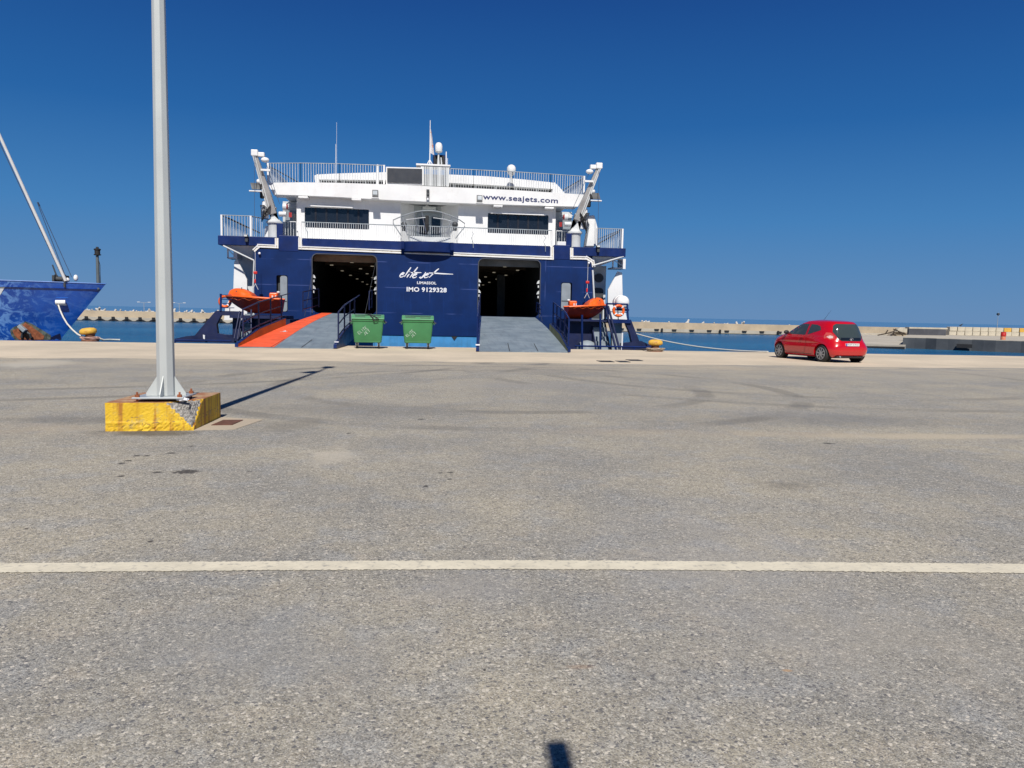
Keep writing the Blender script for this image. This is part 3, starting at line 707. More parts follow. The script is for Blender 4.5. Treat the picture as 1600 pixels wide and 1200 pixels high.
def scrawl(root, x, z, s_, ang):
    S_ = {'E': [[(0, 0), (0, 1), (.55, 1)], [(0, .5), (.45, .5)], [(0, 0), (.55, 0)]], 'L': [[(0, 1), (0, 0), (.5, 0)]], 'I': [[(.1, 0), (.1, 1)]], 'T': [[(0, 1), (.6, 1)], [(.3, 1), (.3, 0)]], 'J': [[(0, .2), (.15, 0), (.35, .05), (.35, 1)]]}
    mb = MB()
    for line, (ox, oz) in (('ELITE', (0, 0)), ('JET', (1.4, -1.45))):
        cx = ox
        for ch in line:
            for st in S_[ch]:
                pts = []
                for a, b in st:
                    u_ = (cx+a)*s_; w_ = (oz+b)*s_
                    X = x+u_*math.cos(ang)-w_*math.sin(ang); Z = z+u_*math.sin(ang)+w_*math.cos(ang)
                    pts.append((X, -.385-.07*(Z-.30)/.75-.012, Z))
                mb.path(pts, .0075, 4)
            cx += .45 if ch == 'I' else .85
    mb.build('scrawled_name', MARKG, root)
binB = copy_tree(binA)
scrawl(binA, -.34, .56, .115, math.radians(38)); scrawl(binB, -.42, .48, .10, math.radians(42))
# bin A: black strap over lid
mb = MB(); mb.path([(.02, -.1, 1.375), (.12, -.4, 1.30), (.2, -.545, 1.2), (.24, -.55, 1.12)], .03, 6); mb.path([(-.1, .1, 1.38), (.05, -.2, 1.37), (.3, -.46, 1.27), (.42, -.555, 1.18)], .02, 6); mb.path([(.12, -.46, 1.29), (.26, -.56, 1.12), (.38, -.555, 1.14), (.3, -.52, 1.24)], .022, 6)
mb.build('strap', BLACK, binA)
for r, px, py, lab, rz in ((binA, 574, 544.6, 'green wheeled bin with dark strap over its lid, beside the left ramp', .05), (binB, 652.5, 545.4, 'green wheeled bin with bare lid, standing alone before the navy hull', .0)):
    g = G(px, py); r.location = g+Vector((0, .36, 0)); r.rotation_euler.z = rz; r.scale = (.98, .98, .98)
    tag(r, lab, 'bin', 'green refuse bins on the quay')

# ================================================================== BOLLARDS, ROPES
def make_bollard(px, py, lab, s_=1.0, flip=1, lean=0):
    g = G(px, py); r = empty('bollard', g, lab, 'bollard', 'mooring bollards on the quay edge')
    m = MB(); m.lathe(g, [(.36*s_, 0), (.36*s_, .03), (.26*s_, .06), (.20*s_, .12), (.19*s_, .25), (.23*s_, .32), (.2*s_, .36)], 24); m.build('stem', BOLLR, r, smooth=50)
    rings = []
    for t_, (q_, h) in enumerate(((.12, .30), (.25, .31), (.33, .36), (.345, .44), (.32, .52), (.23, .58), (.08, .60))):
        rings.append([g+Vector((q_*1.05*s_*math.cos(2*PI*i/24)-.08*flip*s_, q_*.9*s_*math.sin(2*PI*i/24), h*s_+lean*q_*math.cos(2*PI*i/24))) for i in range(24)])
    m = MB(); m.loft(rings); m.build('head', BOLLY, r, smooth=60); return g
gl = make_bollard(141, 533.2, 'rusty yellow mooring bollard beside the blue bow at left', .92, 1, .1)
gr = make_bollard(1023.5, 549.2, 'yellow mushroom mooring bollard right of the ferry stern', .86, -.1, 0)
def rope(name, pts, r_, m, lab, sag=0, n=14):
    P = [Vector(p) for p in pts]
    if len(P) == 2 and n:
        a, b = P; P = [a.lerp(b, i/n)-Vector((0, 0, sag*4*(i/n)*(1-i/n))) for i in range(n+1)]
    o = MB().path(P, r_, 6).build(name, m, smooth=70); tag(o, lab, 'rope', 'mooring ropes'); return o
def coils(g, n, m, rr, lab, z0=.03):
    mb = MB(); pts = []
    for i in range(n*18+1):
        a = 2*PI*i/18; R_ = rr+.03*math.sin(i*.9)+.02*(i/18); pts.append(g+Vector((R_*math.cos(a), R_*.8*math.sin(a), z0+.028*(i/18)+.012*math.sin(i*1.3))))
    mb.path(pts, .028, 6); o = mb.build('mooring_rope', m, smooth=70); tag(o, lab, 'rope', 'mooring ropes')
coils(gl, 5, mat('pink_rope', (.42, .26, .22), .85, var=.4, scale=12), .27, 'reddish worn rope wound round the bollard beside the blue bow')
coils(gr, 4, mat('brown_rope', (.34, .27, .20), .85, var=.4, scale=12), .30, 'brown rope wound round the foot of the bollard right of the ferry')

# ================================================================== BLUE SHIP AT THE LEFT
YC = 35.8
tipS = S(165.5, 443.5, YC); botS = S(94, 531, YC)
zd = tipS.z; slope = (tipS.x-botS.x)/(tipS.z-botS.z)
root = empty('blue_ship', (tipS.x-6, YC, WZ), 'blue steel ship bow with rusty anchor recess moored left of the light pole', 'ship')
def stemx(z): return tipS.x+(z-zd)*slope if z > botS.z else botS.x-.25*(botS.z-z)
def halfb(x, z):
    s_ = max(0, stemx(z)-x); fz = max(0, min(1, (z-WZ)/(zd-WZ)))
    full = 3.0+.4*fz; sl_ = .25+.05*fz
    return full*math.tanh(sl_*s_/full)+.03*min(1, s_*4)
def hy(x, z, o_=0): return YC-halfb(x, z)-o_
zs = [WZ-1.5, WZ-.5, WZ+.2, WZ+.8]+[WZ+1.3+(zd-WZ-1.3)*i/10 for i in range(11)]
ss = [0, .05, .15, .3, .5, .8, 1.2, 1.7, 2.3, 3, 4, 5, 6.5, 8, 10, 13, 17, 22, 30, 42]
def hullside(sgn):
    vs = []; fs = []
    for z in zs:
        for s_ in ss:
            x = stemx(z)-s_; vs.append((x, YC+sgn*halfb(x, z), z+(.004*s_ if z == zd else 0)))
    n = len(ss)
    for j in range(len(zs)-1):
        for i in range(n-1): fs.append((j*n+i, j*n+i+1, (j+1)*n+i+1, (j+1)*n+i))
    return vs, fs
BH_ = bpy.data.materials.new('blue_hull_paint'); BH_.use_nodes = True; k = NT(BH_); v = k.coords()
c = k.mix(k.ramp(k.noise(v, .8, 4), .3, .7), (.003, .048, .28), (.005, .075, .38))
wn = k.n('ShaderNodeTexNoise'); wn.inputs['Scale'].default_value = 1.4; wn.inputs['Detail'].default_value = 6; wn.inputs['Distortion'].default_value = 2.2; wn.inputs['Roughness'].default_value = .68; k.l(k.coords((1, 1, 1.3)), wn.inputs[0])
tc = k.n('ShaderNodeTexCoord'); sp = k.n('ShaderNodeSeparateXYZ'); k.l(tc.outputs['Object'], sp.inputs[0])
c = k.mix(k.math('MULTIPLY', k.ramp(wn.outputs[0], .46, .58), k.ramp(sp.outputs[0], .5, 4.4, 1, .10)), c, (.17, .36, .70))  # pale patches: worn paint plus water glints painted into the hull colour
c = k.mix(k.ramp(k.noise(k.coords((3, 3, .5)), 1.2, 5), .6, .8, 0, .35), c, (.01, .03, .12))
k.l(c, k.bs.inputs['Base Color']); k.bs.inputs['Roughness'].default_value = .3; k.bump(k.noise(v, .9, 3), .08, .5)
mb = MB(); a, b = hullside(-1); mb.add(a, b); a, b = hullside(1); mb.add(a, b)
n = len(ss); xe = stemx(zd)-42
mb.add([(stemx(zd)-s_, YC-halfb(stemx(zd)-s_, zd), zd-.25) for s_ in ss]+[(stemx(zd)-s_, YC+halfb(stemx(zd)-s_, zd), zd-.25) for s_ in ss], [(i, i+1, n+i+1, n+i) for i in range(n-1)])
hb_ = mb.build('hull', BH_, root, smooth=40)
mb = MB()
for sg in (-1, 1): mb.path([(stemx(zd)-s_, YC+sg*halfb(stemx(zd)-s_, zd), zd+.004*s_) for s_ in ss], .022, 6)
mb.build('rubbing_rail', mat('blue_rail', (.05, .16, .5), .4), root)
# anchor recess plate, rust
def SH(px, py):      # find the hull side point seen along a survey line
    Y = YC-3
    for _ in range(30):
        p = S(px, py, Y); Y = .5*Y+.5*hy(p.x, p.z)
    return S(px, py, Y)
def shp(pp, o_): return patch([(q.x, q.z) for q in (SH(*p) for p in pp)], lambda a, b: Vector((a, hy(a, b, o_), b)), .12)
rusty = shp([(16, 516), (22, 511), (31, 507), (40, 502), (50, 506), (60, 512), (72, 519), (80, 524), (79, 531), (60, 531), (24, 531), (18, 524)], .02)
rusty.build('corroded_edge', mat('scaling_paint', (.10, .12, .10), .9, var=.6, scale=6, bump=.6, dirt=.8, dirtcol=(.3, .2, .1), dscale=5), root)
shp([(20, 516), (31, 512), (40, 504), (50, 510), (62, 519), (70, 525), (68, 530.5), (30, 530.5), (23, 524)], .035).build('rust_patch', RUST, root)
a = SH(36, 513); mb = MB(); mb.bar(a+Vector((-.1, -.1, .12)), a+Vector((.14, -.1, -.12)), .22, .16); mb.build('anchor_shank', GREY, root, bevel=.02)
a = SH(44, 524); mb = MB(); mb.path([a+Vector((-.22, -.1, -.1)), a+Vector((-.16, -.14, .1)), a+Vector((0, -.16, .16)), a+Vector((.14, -.14, .06)), a+Vector((.16, -.1, -.1))], .05, 8); mb.build('anchor_fluke', DGREY, root)
shp([(-8, 449), (8, 448), (0.5, 461), (-8, 461)], .012).build('painted_emblem', OFFW, root)
shp([(72, 531), (86, 524), (94, 521), (96, 531)], .012).build('dark_waterline_paint', NAVYD, root)
# fairlead
a = SH(89, 472.5); b = SH(104.5, 472.5); m = MB(); m.tube(a+Vector((0, -.14, .0)), b+Vector((0, -.14, .0)), .10, 12); m.tube(a+Vector((.02, -.09, -.10)), b+Vector((0, -.05, -.10)), .035, 8); m.build('fairlead', WHITE, root, smooth=40)
a = SH(88, 467.5); b = SH(107, 467.5); m = MB(); m.extr([a+Vector((0, .1, .03)), b+Vector((0, .1, .03)), b+Vector((0, -.02, .04)), a+Vector((0, -.03, .04))], (0, 0, .04)); m.build('fairlead_hood', mat('blue_hood', (.01, .10, .45), .4), root)
fl0 = SH(90.5, 474.5)+Vector((0, -.08, 0)); e0 = gl+Vector((-.2, -.05, .10))
pts = [];  Ysd = fl0.y
for px_, py_, t_ in ((90.5, 474.5, 0), (94, 485, .15), (99, 496, .35), (105, 506, .5), (113, 515, .7), (121, 522, .85), (131, 527.5, 1)):
    pts.append(S(px_, py_, fl0.y+(e0.y-fl0.y)*t_))
rope('mooring_rope', pts, .035, ROPE, 'white slack rope from the blue bow fairlead down to the left bollard')
g2 = G(171, 532.2)
rope('mooring_rope', [gl+Vector((.25, -.05, .18)), gl+Vector((.5, 0, .06)), Vector((g2.x, g2.y, .04)), G(186, 532.3)+Vector((0, .1, .03))], .04, ROPE, 'short white rope end lying right of the left bollard')
# forestay derrick, wires, winch, lantern mast
d0 = S(102.5, 438.5, YC-.5); d1 = S(-30, 147, YC-3.2)
m = MB(); m.tube(d0, d1, .065, 10, .055); m.build('boom', WHITE, root, smooth=40)
m = MB(); m.tube(S(103, 434, YC-.3), S(58, 316, YC-1.5), .014, 5); m.tube(S(112, 433, YC-.3), S(62, 322, YC-1.2), .014, 5); m.tube(S(62, 322, YC-1.2), S(59, 316, YC-1.3), .03, 5); m.tube(S(96, 430, YC-.4), S(-30, 160, YC-3.2), .016, 5); m.build('stay_wire', WIRE, root)
w0 = S(104, 441, YC-.3); zt = zd-.2
m = MB(); m.lathe((w0.x-.25, YC-.3, zt+.35), [(.05, -.2), (.2, -.2), (.2, -.16), (.11, -.14), (.11, .14), (.2, .16), (.2, .2), (.05, .2)], 16, 'x'); m.box(w0.x-.5, w0.x-.42, YC-.5, YC-.1, zt, zt+.5); m.box(w0.x-.05, w0.x+.03, YC-.5, YC-.1, zt, zt+.5); m.tube((w0.x-.3, YC-.3, zt+.2), (w0.x-.55, YC-.3, zt+.95), .03, 6); m.build('winch', mat('winch_dark', (.04, .045, .05), .6), root)
m = MB(); m.sphere((w0.x-.02, YC-.3, zt+.32), .15, .12, .11); m.sphere((w0.x+.30, YC-.1, zt+.42), .09, .1, .14); m.build('windlass_drum', WHITE, root, smooth=60)
lm = S(153.5, 443, YC); ltop = S(152.5, 385, YC)
m = MB(); m.tube((lm.x, YC, zd-.3), (lm.x-.01, YC, ltop.z-.42), .075, 10, .06); m.build('lantern_mast', mat('mast_grey', (.10, .12, .13), .5), root, smooth=40)
m = MB()
lz = ltop.z-.48
m.lathe((lm.x, YC, lz), [(.05, 0), (.05, .08), (.14, .10), (.15, .13), (.11, .15), (.11, .30), (.14, .33), (.14, .37), (.06, .40), (.05, .46)], 16); m.build('lantern', BLACK, root, smooth=40)
m = MB(); m.path([(lm.x+.10, YC, zd-.1), (lm.x+.09, YC, ltop.z-.8), (lm.x+.03, YC, ltop.z-.55)], .015, 5); m.build('cable', BLACK, root)

# ================================================================== FERRY (stern towards the quay)
YS = 44.0
ferry = empty('ferry', (S(662, 500, YS).x, YS, WZ), 'large white and navy car ferry moored stern-to with both garage ramps lowered', 'ferry')
def X(px, py=480, Y=YS): return S(px, py, Y).x
def Zz(px, py, Y=YS): return S(px, py, Y).z
def P2(pts, Y=YS): return [S(a, b, Y) for a, b in pts]
def plate(name, pts, Y, thick, m, parent=ferry, bevel=0, **kw):
    return MB().extr(P2(pts, Y), (0, thick, 0)).build(name, m, parent, bevel, **kw)
ZD, ZT1, ZT0 = 5.41, 4.93, 4.74                # deck edge, trim top and bottom
ZSILL, ZTOP, ZB = 1.31, 4.55, .15
XL, XR = X(397, 460), X(926, 460)
LEN = 86
# --- transom with two garage openings, left and right door recess
oL = (X(488.5, 450), X(588, 450)); oR = (X(747.5, 450), X(843, 450))
tr = MB(); tr.box(XL, XR, YS, YS+.35, ZB, ZT0+.005); tr = tr.build('transom', NAVY, ferry)
cs = []
for a, b in (oL, oR):
    cs.append(MB().extr([(p[0], YS-1, p[1]) for p in rrect(a, b, ZSILL, ZTOP, .26, 6)], (0, 2.5, 0)).build('cutter', NAVY))
dL = (X(432, 460), X(449.5, 460), Zz(440, 487), Zz(440, 430)); dR = (X(876.5, 460), X(893.5, 460), Zz(885, 486), Zz(885, 441.5))
for a, b, z0, z1 in (dL, dR): cs.append(MB().extr([(p[0], YS-1, p[1]) for p in rrect(a, b, z0, z1, .09, 4)], (0, 2.5, 0)).build('cutter', NAVY))
cut(tr, cs)
MB().box(XL+.02, XR-.02, YS+.05, YS+.4, -4, ZB-.003).build('lower_transom', BOOT, ferry)
FRM = mat('frame_grey', (.055, .06, .075), .6)
for a, b in (oL, oR):
    o_ = rrect(a-.05, b+.05, ZSILL-.3, ZTOP+.05, .31, 6); i_ = rrect(a, b, ZSILL-.3, ZTOP, .26, 6); n_ = len(o_); mb = MB()
    vs = [(p[0], YS-.04, p[1]) for p in o_]+[(p[0], YS-.04, p[1]) for p in i_]+[(p[0], YS-.001, p[1]) for p in o_]+[(p[0], YS+.36, p[1]) for p in i_]
    fs = []
    for q in range(n_):
        if q >= 2*(7): 
            if q != n_-1: continue
        r_ = (q+1) % n_; fs += [(q, r_, n_+r_, n_+q), (q, 2*n_+q, 2*n_+r_, r_), (n_+q, n_+r_, 3*n_+r_, 3*n_+q)]
    mb.add(vs, fs); mb.build('door_frame', FRM, ferry)
# side doors inside their recesses
for (a, b, z0, z1), s_ in ((dL, 1), (dR, -1)):
    o = MB().box(a-.05, b+.05, YS+.36, YS+.42, z0-.05, z1+.05).build('recess_back', DGREY, ferry)
    q = (a+.20, b-.03) if s_ > 0 else (a+.03, b-.08)
    dd = MB().extr([(p[0], YS+.02, p[1]) for p in rrect(q[0], q[1], z0+.02, z1-.03, .12, 4)], (0, .05, 0)).build('side_door', GREY, ferry)
    MB().box(q[0]+.02, q[1]-.02, YS+.008, YS+.018, z0+.55, z0+.60).build('rail_strip', DGREY, dd)
# draught notch
c = S(710, 525, YS-.0); MB().extr([(c.x-.17, YS+.02, ZB-.02), (c.x+.17, YS+.02, ZB-.02), (c.x, YS+.02, ZB-.26)], (0, .05, 0)).build('draught_mark', DARKH, ferry)
# --- hull body
ZM = 4.62
for x0, x1 in ((XL, XL+.15), (XR-.15, XR)): MB().box(x0, x1, YS+.352, YS+LEN*.8, ZB, ZD-.5).build('hull_side', NAVY, ferry)
MB().box(XL+.03, XR-.03, YS+.41, YS+LEN*.8, -4, ZB-.02).build('hull_bottom', BOOT, ferry)
bow = MB(); xm = (XL+XR)/2
bow.loft([[Vector((x_, y_, z_)) for x_, y_ in ((XL, YS+LEN*.8+.01), (XR, YS+LEN*.8+.01), (xm+3, YS+LEN*.95+d_), (xm, YS+LEN+d_), (xm-3, YS+LEN*.95+d_))] for z_, d_ in ((-4, -4), (ZD-.5, 3))])
bow.build('bow', NAVY, ferry)
# --- garage interior
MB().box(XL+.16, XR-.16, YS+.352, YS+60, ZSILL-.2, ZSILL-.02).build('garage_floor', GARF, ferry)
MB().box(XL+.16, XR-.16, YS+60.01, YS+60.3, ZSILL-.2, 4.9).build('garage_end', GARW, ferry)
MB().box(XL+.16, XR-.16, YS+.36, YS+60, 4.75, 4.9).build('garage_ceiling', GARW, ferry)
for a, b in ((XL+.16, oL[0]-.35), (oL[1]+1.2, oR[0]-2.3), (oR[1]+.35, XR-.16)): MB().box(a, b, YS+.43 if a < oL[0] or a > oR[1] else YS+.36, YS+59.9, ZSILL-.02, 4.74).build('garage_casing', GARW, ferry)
for j in range(14):
    y_ = YS+1.3+j*3.4
    MB().box(oL[0]-.3, oL[1]+1.1, y_, y_+.18, 4.42, 4.745).build('ceiling_beam', GARC, ferry)
    MB().box(oR[0]-2.2, oR[1]+.3, y_, y_+.18, 4.42, 4.745).build('ceiling_beam', GARC, ferry)
    for x_ in ((oL[0]+.35, oL[1]-.6, oR[0]+.25, oR[1]-.5) if j % 2 else (oL[0]+1.9, oR[0]+1.8)):
        MB().box(x_-.10, x_+.10, y_+1.5, y_+1.56, 4.30, 4.35).build('garage_lamp', LAMPEM, ferry)
MB().box(oL[0]-.3, oL[1]+1.1, YS+1.0, YS+1.1, 4.22, 4.745).build('header_board', mat('brown_header', (.30, .20, .11), .6, var=.25, dirt=.4), ferry)
MB().box(oR[0]-2.2, oR[1]+.3, YS+1.0, YS+1.1, 4.22, 4.745).build('header_board', mat('grey_header', (.20, .20, .19), .6, var=.2), ferry)
c = X(783, 450, YS+14); MB().box(c-.3, c+.3, YS+14, YS+14.5, ZSILL-.02, 4.42).build('garage_pillar', GREY, ferry)
# clamps on the door jambs
for a, s_ in ((oL[0], 1), (oL[1], -1), (oR[0], 1), (oR[1], -1)):
    for z in (3.25, 2.65):
        m = MB(); m.extr([(a, YS+.1, z), (a+s_*.15, YS+.1, z-.02), (a+s_*.10, YS+.1, z+.12), (a, YS+.1, z+.2)], (0, .12, 0)); m.cb((a+s_*.05, YS+.16, z-.17), .07, .1, .13); m.build('door_clamp', OFFW, ferry)
# --- white double trim with rusty groove under the deck fascia
def trim(path_px, name='trim'):
    """ledge following px points (centre line)"""
    pts = [S(a, b, YS) for a, b in path_px]
    for q, (a, b) in enumerate(zip(pts, pts[1:])):
        d = (b-a).normalized(); nrm = Vector((-d.z, 0, d.x)); e = d*(.085 if q < len(pts)-2 else 0); st = d*(0.085 if q else 0)
        for o_, w_, m, y0 in ((-.066, .055, WHITE, -.06), (0, .075, RUSTW, -.02), (.066, .055, WHITE, -.06)):
            cpts = [a+st*0+nrm*(o_-w_/2)-d*.095*(1 if q else 0), b+nrm*(o_-w_/2)+d*.0, b+nrm*(o_+w_/2), a+nrm*(o_+w_/2)-d*.095*(1 if q else 0)]
            cpts = [Vector((p.x, YS+y0-.0005*q, p.z)) for p in cpts]
            MB().extr(cpts, (0, .12-y0, 0)).build(name, m, ferry)
trim([(469, 371), (469, 387), (862.5, 403.2), (862.5, 386)])
trim([(396.5, 392), (405, 384), (432.5, 385.2), (432.5, 372)])
trim([(893, 387.5), (893, 402.5), (917, 403.2), (926, 409), (927.5, 417)])
# --- upper fascia, piers, wings
xa, xb = X(472, 378), X(860, 394)
MB().box(xa, xb, YS+.12, YS+.5, ZT0+.01, ZD).build('deck_fascia', NAVYP, ferry)
xwl, xwr = X(340, 376), X(978, 396)
ZWB = ZD-.62
MB().box(X(435.5, 378), X(466, 378), YS-.02, YS+.5, ZT0-.08, ZD+.10).build('fascia_pier', NAVYP, ferry, bevel=.02)
MB().box(X(865.5, 394), X(890.5, 394), YS-.02, YS+.5, ZT0-.08, ZD+.06).build('fascia_pier', NAVYP, ferry, bevel=.02)
for a, b, s_ in ((xwl, X(430.5, 378), -1), (X(895.5, 394), xwr, 1)):
    MB().box(a, b, YS+.05, YS+7.5, ZWB+.12, ZD).build('wing_fascia', NAVYP, ferry, bevel=.02)
    xi = b if s_ < 0 else a; xo = a if s_ < 0 else b
    m = MB(); m.extr([(xo-s_*.15, YS+.1, ZWB+.115), (xi, YS+.1, ZWB+.115), (xi, YS+.1, ZWB-.55), (xi+s_*1.35, YS+.1, ZWB-.55), (xo-s_*.9, YS+.1, ZWB-.05)], (0, 7.3, 0))
# wing undersides: sloping grey soffit towards the hull
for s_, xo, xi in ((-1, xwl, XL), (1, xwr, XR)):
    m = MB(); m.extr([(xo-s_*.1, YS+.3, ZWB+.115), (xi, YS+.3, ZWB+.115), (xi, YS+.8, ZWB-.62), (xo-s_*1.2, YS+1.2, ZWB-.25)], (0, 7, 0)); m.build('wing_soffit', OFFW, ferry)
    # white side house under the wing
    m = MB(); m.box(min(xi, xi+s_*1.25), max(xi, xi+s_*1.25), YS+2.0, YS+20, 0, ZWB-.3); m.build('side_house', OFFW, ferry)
    # winged buttress plate with knee-shaped inner edge
pl = [(369, 405), (366, 409), (364.5, 455), (352, 480), (350, 500), (386, 500), (386, 437), (371, 405)]
plate('buttress', pl, YS+.95, .15, WHITE)
pl = [(965.5, 424), (972, 426), (973, 470), (980, 500), (950, 500), (950, 453)]
plate('buttress', pl, YS+.95, .15, WHITE)
# open white frame boxes below the wings + diagonal stays
for L, T, R, B, s_ in ((355, 388, 371, 403, -1), (957, 404, 977, 419, 1)):
    a = S(L, T, YS+.8); b = S(R, B, YS+.8); m = MB()
    m.box(a.x, b.x, YS+.75, YS+1.9, b.z-.05, b.z+.03); m.box(a.x, a.x+.07, YS+.75, YS+.85, b.z, a.z); m.box(b.x-.2, b.x, YS+.75, YS+1.9, b.z+.03, a.z); m.box(a.x, b.x, YS+.76, YS+.84, a.z-.08, a.z)
    m.bar((a.x+.1, YS+.8, a.z-.1), (b.x-.2, YS+.8, b.z+.15), .04, .04); m.build('service_box', WHITE, ferry)
m = MB(); m.tube(S(349, 384, YS+.1), S(397, 407, YS-.05), .045, 8); m.tube(S(397, 407, YS-.05), S(395, 462, YS-.03), .04, 8); m.build('drain_pipe', OFFW, ferry, smooth=40)
m = MB(); m.tube(S(977, 400, YS+.1), S(926, 415, YS-.05), .045, 8); m.tube(S(926, 422, YS-.03), S(928.5, 468, YS-.03), .05, 8); m.build('drain_pipe', OFFW, ferry, smooth=40)
a = S(928.5, 434, YS+1.9); MB().lathe((a.x+.3, YS+1.97, a.z), [(.02, -.08), (.27, -.08), (.27, 0), (.02, 0)], 20, 'y').build('vent', DGREY, ferry)
a = S(934, 460, YS+1.9); MB().extr([(p[0], YS+1.93, p[1]) for p in rrect(a.x-.35, a.x+.35, .9, a.z+.4, .2, 4)], (0, .06, 0)).build('side_house_door', DGREY, ferry)
# --- main weather deck slab and lower superstructure
MB().box(xwl+.4, xwr-.4, YS+.52, YS+66, ZT0+.2, ZD-.02).build('weather_deck', OFFW, ferry)
YW = 45.75                                       # aft wall of the deck house
zbr = lambda px: Zz(px, interp([(427, 304), (530, 307.8), (600, 312), (740, 318), (902, 322.5)], px), 45.2)
xw0, xw1 = X(463.5, 340, YW), X(868, 350, YW)
rl0, rl1 = X(626, 345, YW), X(716, 350, YW)
ZR = 7.9
for a, b, nm in ((xw0, rl0, 'L'), (rl1, xw1, 'R')):
    o = MB().box(a, b, YW, YW+.25, ZD-.01, ZR).build('house_wall', WHITE, ferry)
    wn_ = (X(476, 340, YW), X(576.5, 340, YW), Zz(526, 357, YW), Zz(526, 325.5, YW)) if nm == 'L' else (X(762, 350, YW), X(857, 350, YW), Zz(810, 365.5, YW), Zz(810, 334.5, YW))
    cu = MB().extr([(p[0], YW-1, p[1]) for p in rrect(*wn_[:2], *wn_[2:], .06, 3)], (0, 2, 0)).build('cutter', WHITE)
    cut(o, [cu])
    fr = MB(); x0, x1, z0, z1 = wn_
    wo = MB().box(x0-.05, x1+.05, YW+.09, YW+.12, z0-.05, z1+.05).build('window', GLASSD, ferry)
    for i in range(1, 6):
        x_ = x0+(x1-x0)*i/6; fr.box(x_-.05, x_+.05, YW+.055, YW+.088, z0, z1)
    fr.build('mullion', mat('mullion', (.008, .01, .018), .4), wo)
# centre recess with slanting cheeks and a double door
YD = 47.6; ri0, ri1 = rl0+.75, rl1-.95
m = MB(); m.extr([(rl0, YW+.26, ZD-.01), (ri0, YD, ZD-.01), (ri0-.2, YD+.05, ZD-.01), (rl0-.2, YW+.26, ZD-.01)], (0, 0, ZR-ZD)); m.build('recess_cheek', WHITE, ferry)
m = MB(); m.extr([(rl1, YW+.26, ZD-.01), (ri1, YD, ZD-.01), (ri1+.2, YD+.05, ZD-.01), (rl1+.2, YW+.26, ZD-.01)], (0, 0, ZR-ZD)); m.build('recess_cheek', WHITE, ferry)
MB().box(ri0-.2, ri1+.2, YD, YD+.2, ZD-.01, ZR).build('recess_wall', mat('recess_shade_grey', (.42, .45, .45), .5, var=.06), ferry)  # white wall greyed: the recess shade is put into its colour
xd0, xd1 = X(651, 345, YD), X(692, 350, YD)
fr = MB().box(xd0, xd1, YD-.06, YD-.003, ZD, ZD+2.05).build('double_door', GREY, ferry)
for a, b in ((xd0+.16, (xd0+xd1)/2-.1), ((xd0+xd1)/2+.1, xd1-.16)): MB().box(a, b, YD-.075, YD-.062, ZD+.75, ZD+1.8).build('door_glass', GLASSD, fr)
c = (xd0+xd1)/2; m = MB(); m.box(c-.45, c+.35, YD-.2, YD-.01, ZD+2.25, ZD+2.42); m.build('strip_lamp', mat('lamp_glass', (.75, .78, .75), .3), ferry, bevel=.03)
m = MB(); m.box(c-.5, c+.4, YD-.14, YD-.003, ZD+2.2, ZD+2.47); m.build('lamp_guard', GREY, ferry)
for dx in (-1.5, -1.3): m = MB(); m.tube((ri0+1.2+dx*.3, YD-.3, ZD+2.4), (ri0+1.2+dx*.3, YD-.05, ZD+2.5), .07, 10); m.build('spot_lamp', OFFW, ferry)
# house body behind
MB().box(xw0, rl0-.2, YW+.26, YS+62, ZD, ZR-.01).build('house_side', WHITE, ferry)
MB().box(rl1+.2, xw1, YW+.26, YS+62, ZD, ZR-.01).build('house_side', WHITE, ferry)
MB().box(rl0-.19, rl1+.19, YD+.21, YS+62, ZD, ZR-.01).build('house_side', WHITE, ferry)
# outer houses left and right set back (in shade under the brow)
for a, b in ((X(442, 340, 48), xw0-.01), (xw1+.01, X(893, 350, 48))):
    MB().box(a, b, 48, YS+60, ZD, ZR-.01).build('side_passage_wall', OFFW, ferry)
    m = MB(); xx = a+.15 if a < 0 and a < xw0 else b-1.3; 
for px, py in ((446, 322), (872, 335)):
    a = S(px, py, 48); MB().box(a.x, a.x+.95, 47.93, 47.997, ZD+.05, ZD+1.95).build('passage_door', GREY, ferry)
    b = MB(); b.box(a.x+.1, a.x+.85, 47.8, 47.9, ZD+2.12, ZD+2.17); b.box(a.x+.15, a.x+.9, 47.8, 47.9, ZD+2.22, ZD+2.26); b.build('strip_lamp', WHITE, ferry)
for px, py, Y in ((461, 341, 47), (865, 352, 47)):
    a = S(px, py, Y); m = MB(); m.tube((a.x, Y, a.z-.2), (a.x, Y, a.z+.25), .17, 14); m.build('cream_canister', CREAM, ferry, smooth=40)
# --- brow (roof edge) with camber
bt = [(418, 285.5), (470, 284.8), (530, 285.6), (600, 288), (660, 290.5), (740, 294), (800, 296.8), (860, 300.5), (913, 304)]
bb = [(903, 322.8), (860, 321.8), (740, 318), (660, 314.8), (600, 312), (530, 307.8), (470, 305.2), (427, 303.8)]
o = plate('brow', bt+bb, 45.15, 1.2, WHITE)
# roof deck behind
zrf = min(S(427, 304, 45.15).z, S(900, 322, 45.15).z)+.2
MB().box(X(432, 300), X(898, 310), 46.36, YS+60, zrf-.12, zrf+.08).build('roof_deck', OFFW, ferry)
# small boxes and fittings hanging under the brow
for px, py in ((474, 307.5), (557, 311), (778, 321.3), (858, 324.3)):
    a = S(px, py, 45.2); MB().box(a.x-.26, a.x+.26, 45.08, 45.7, a.z-.07, a.z+.03).build('soffit_light', WHITE, ferry)
for pts in ([(485, 320.5), (552, 323.5), (552, 325), (485, 322)], [(767, 331.5), (853, 335), (853, 336.6), (767, 333.2)]):
    plate('window_ledge', pts, 45.55, .19, WHITE)
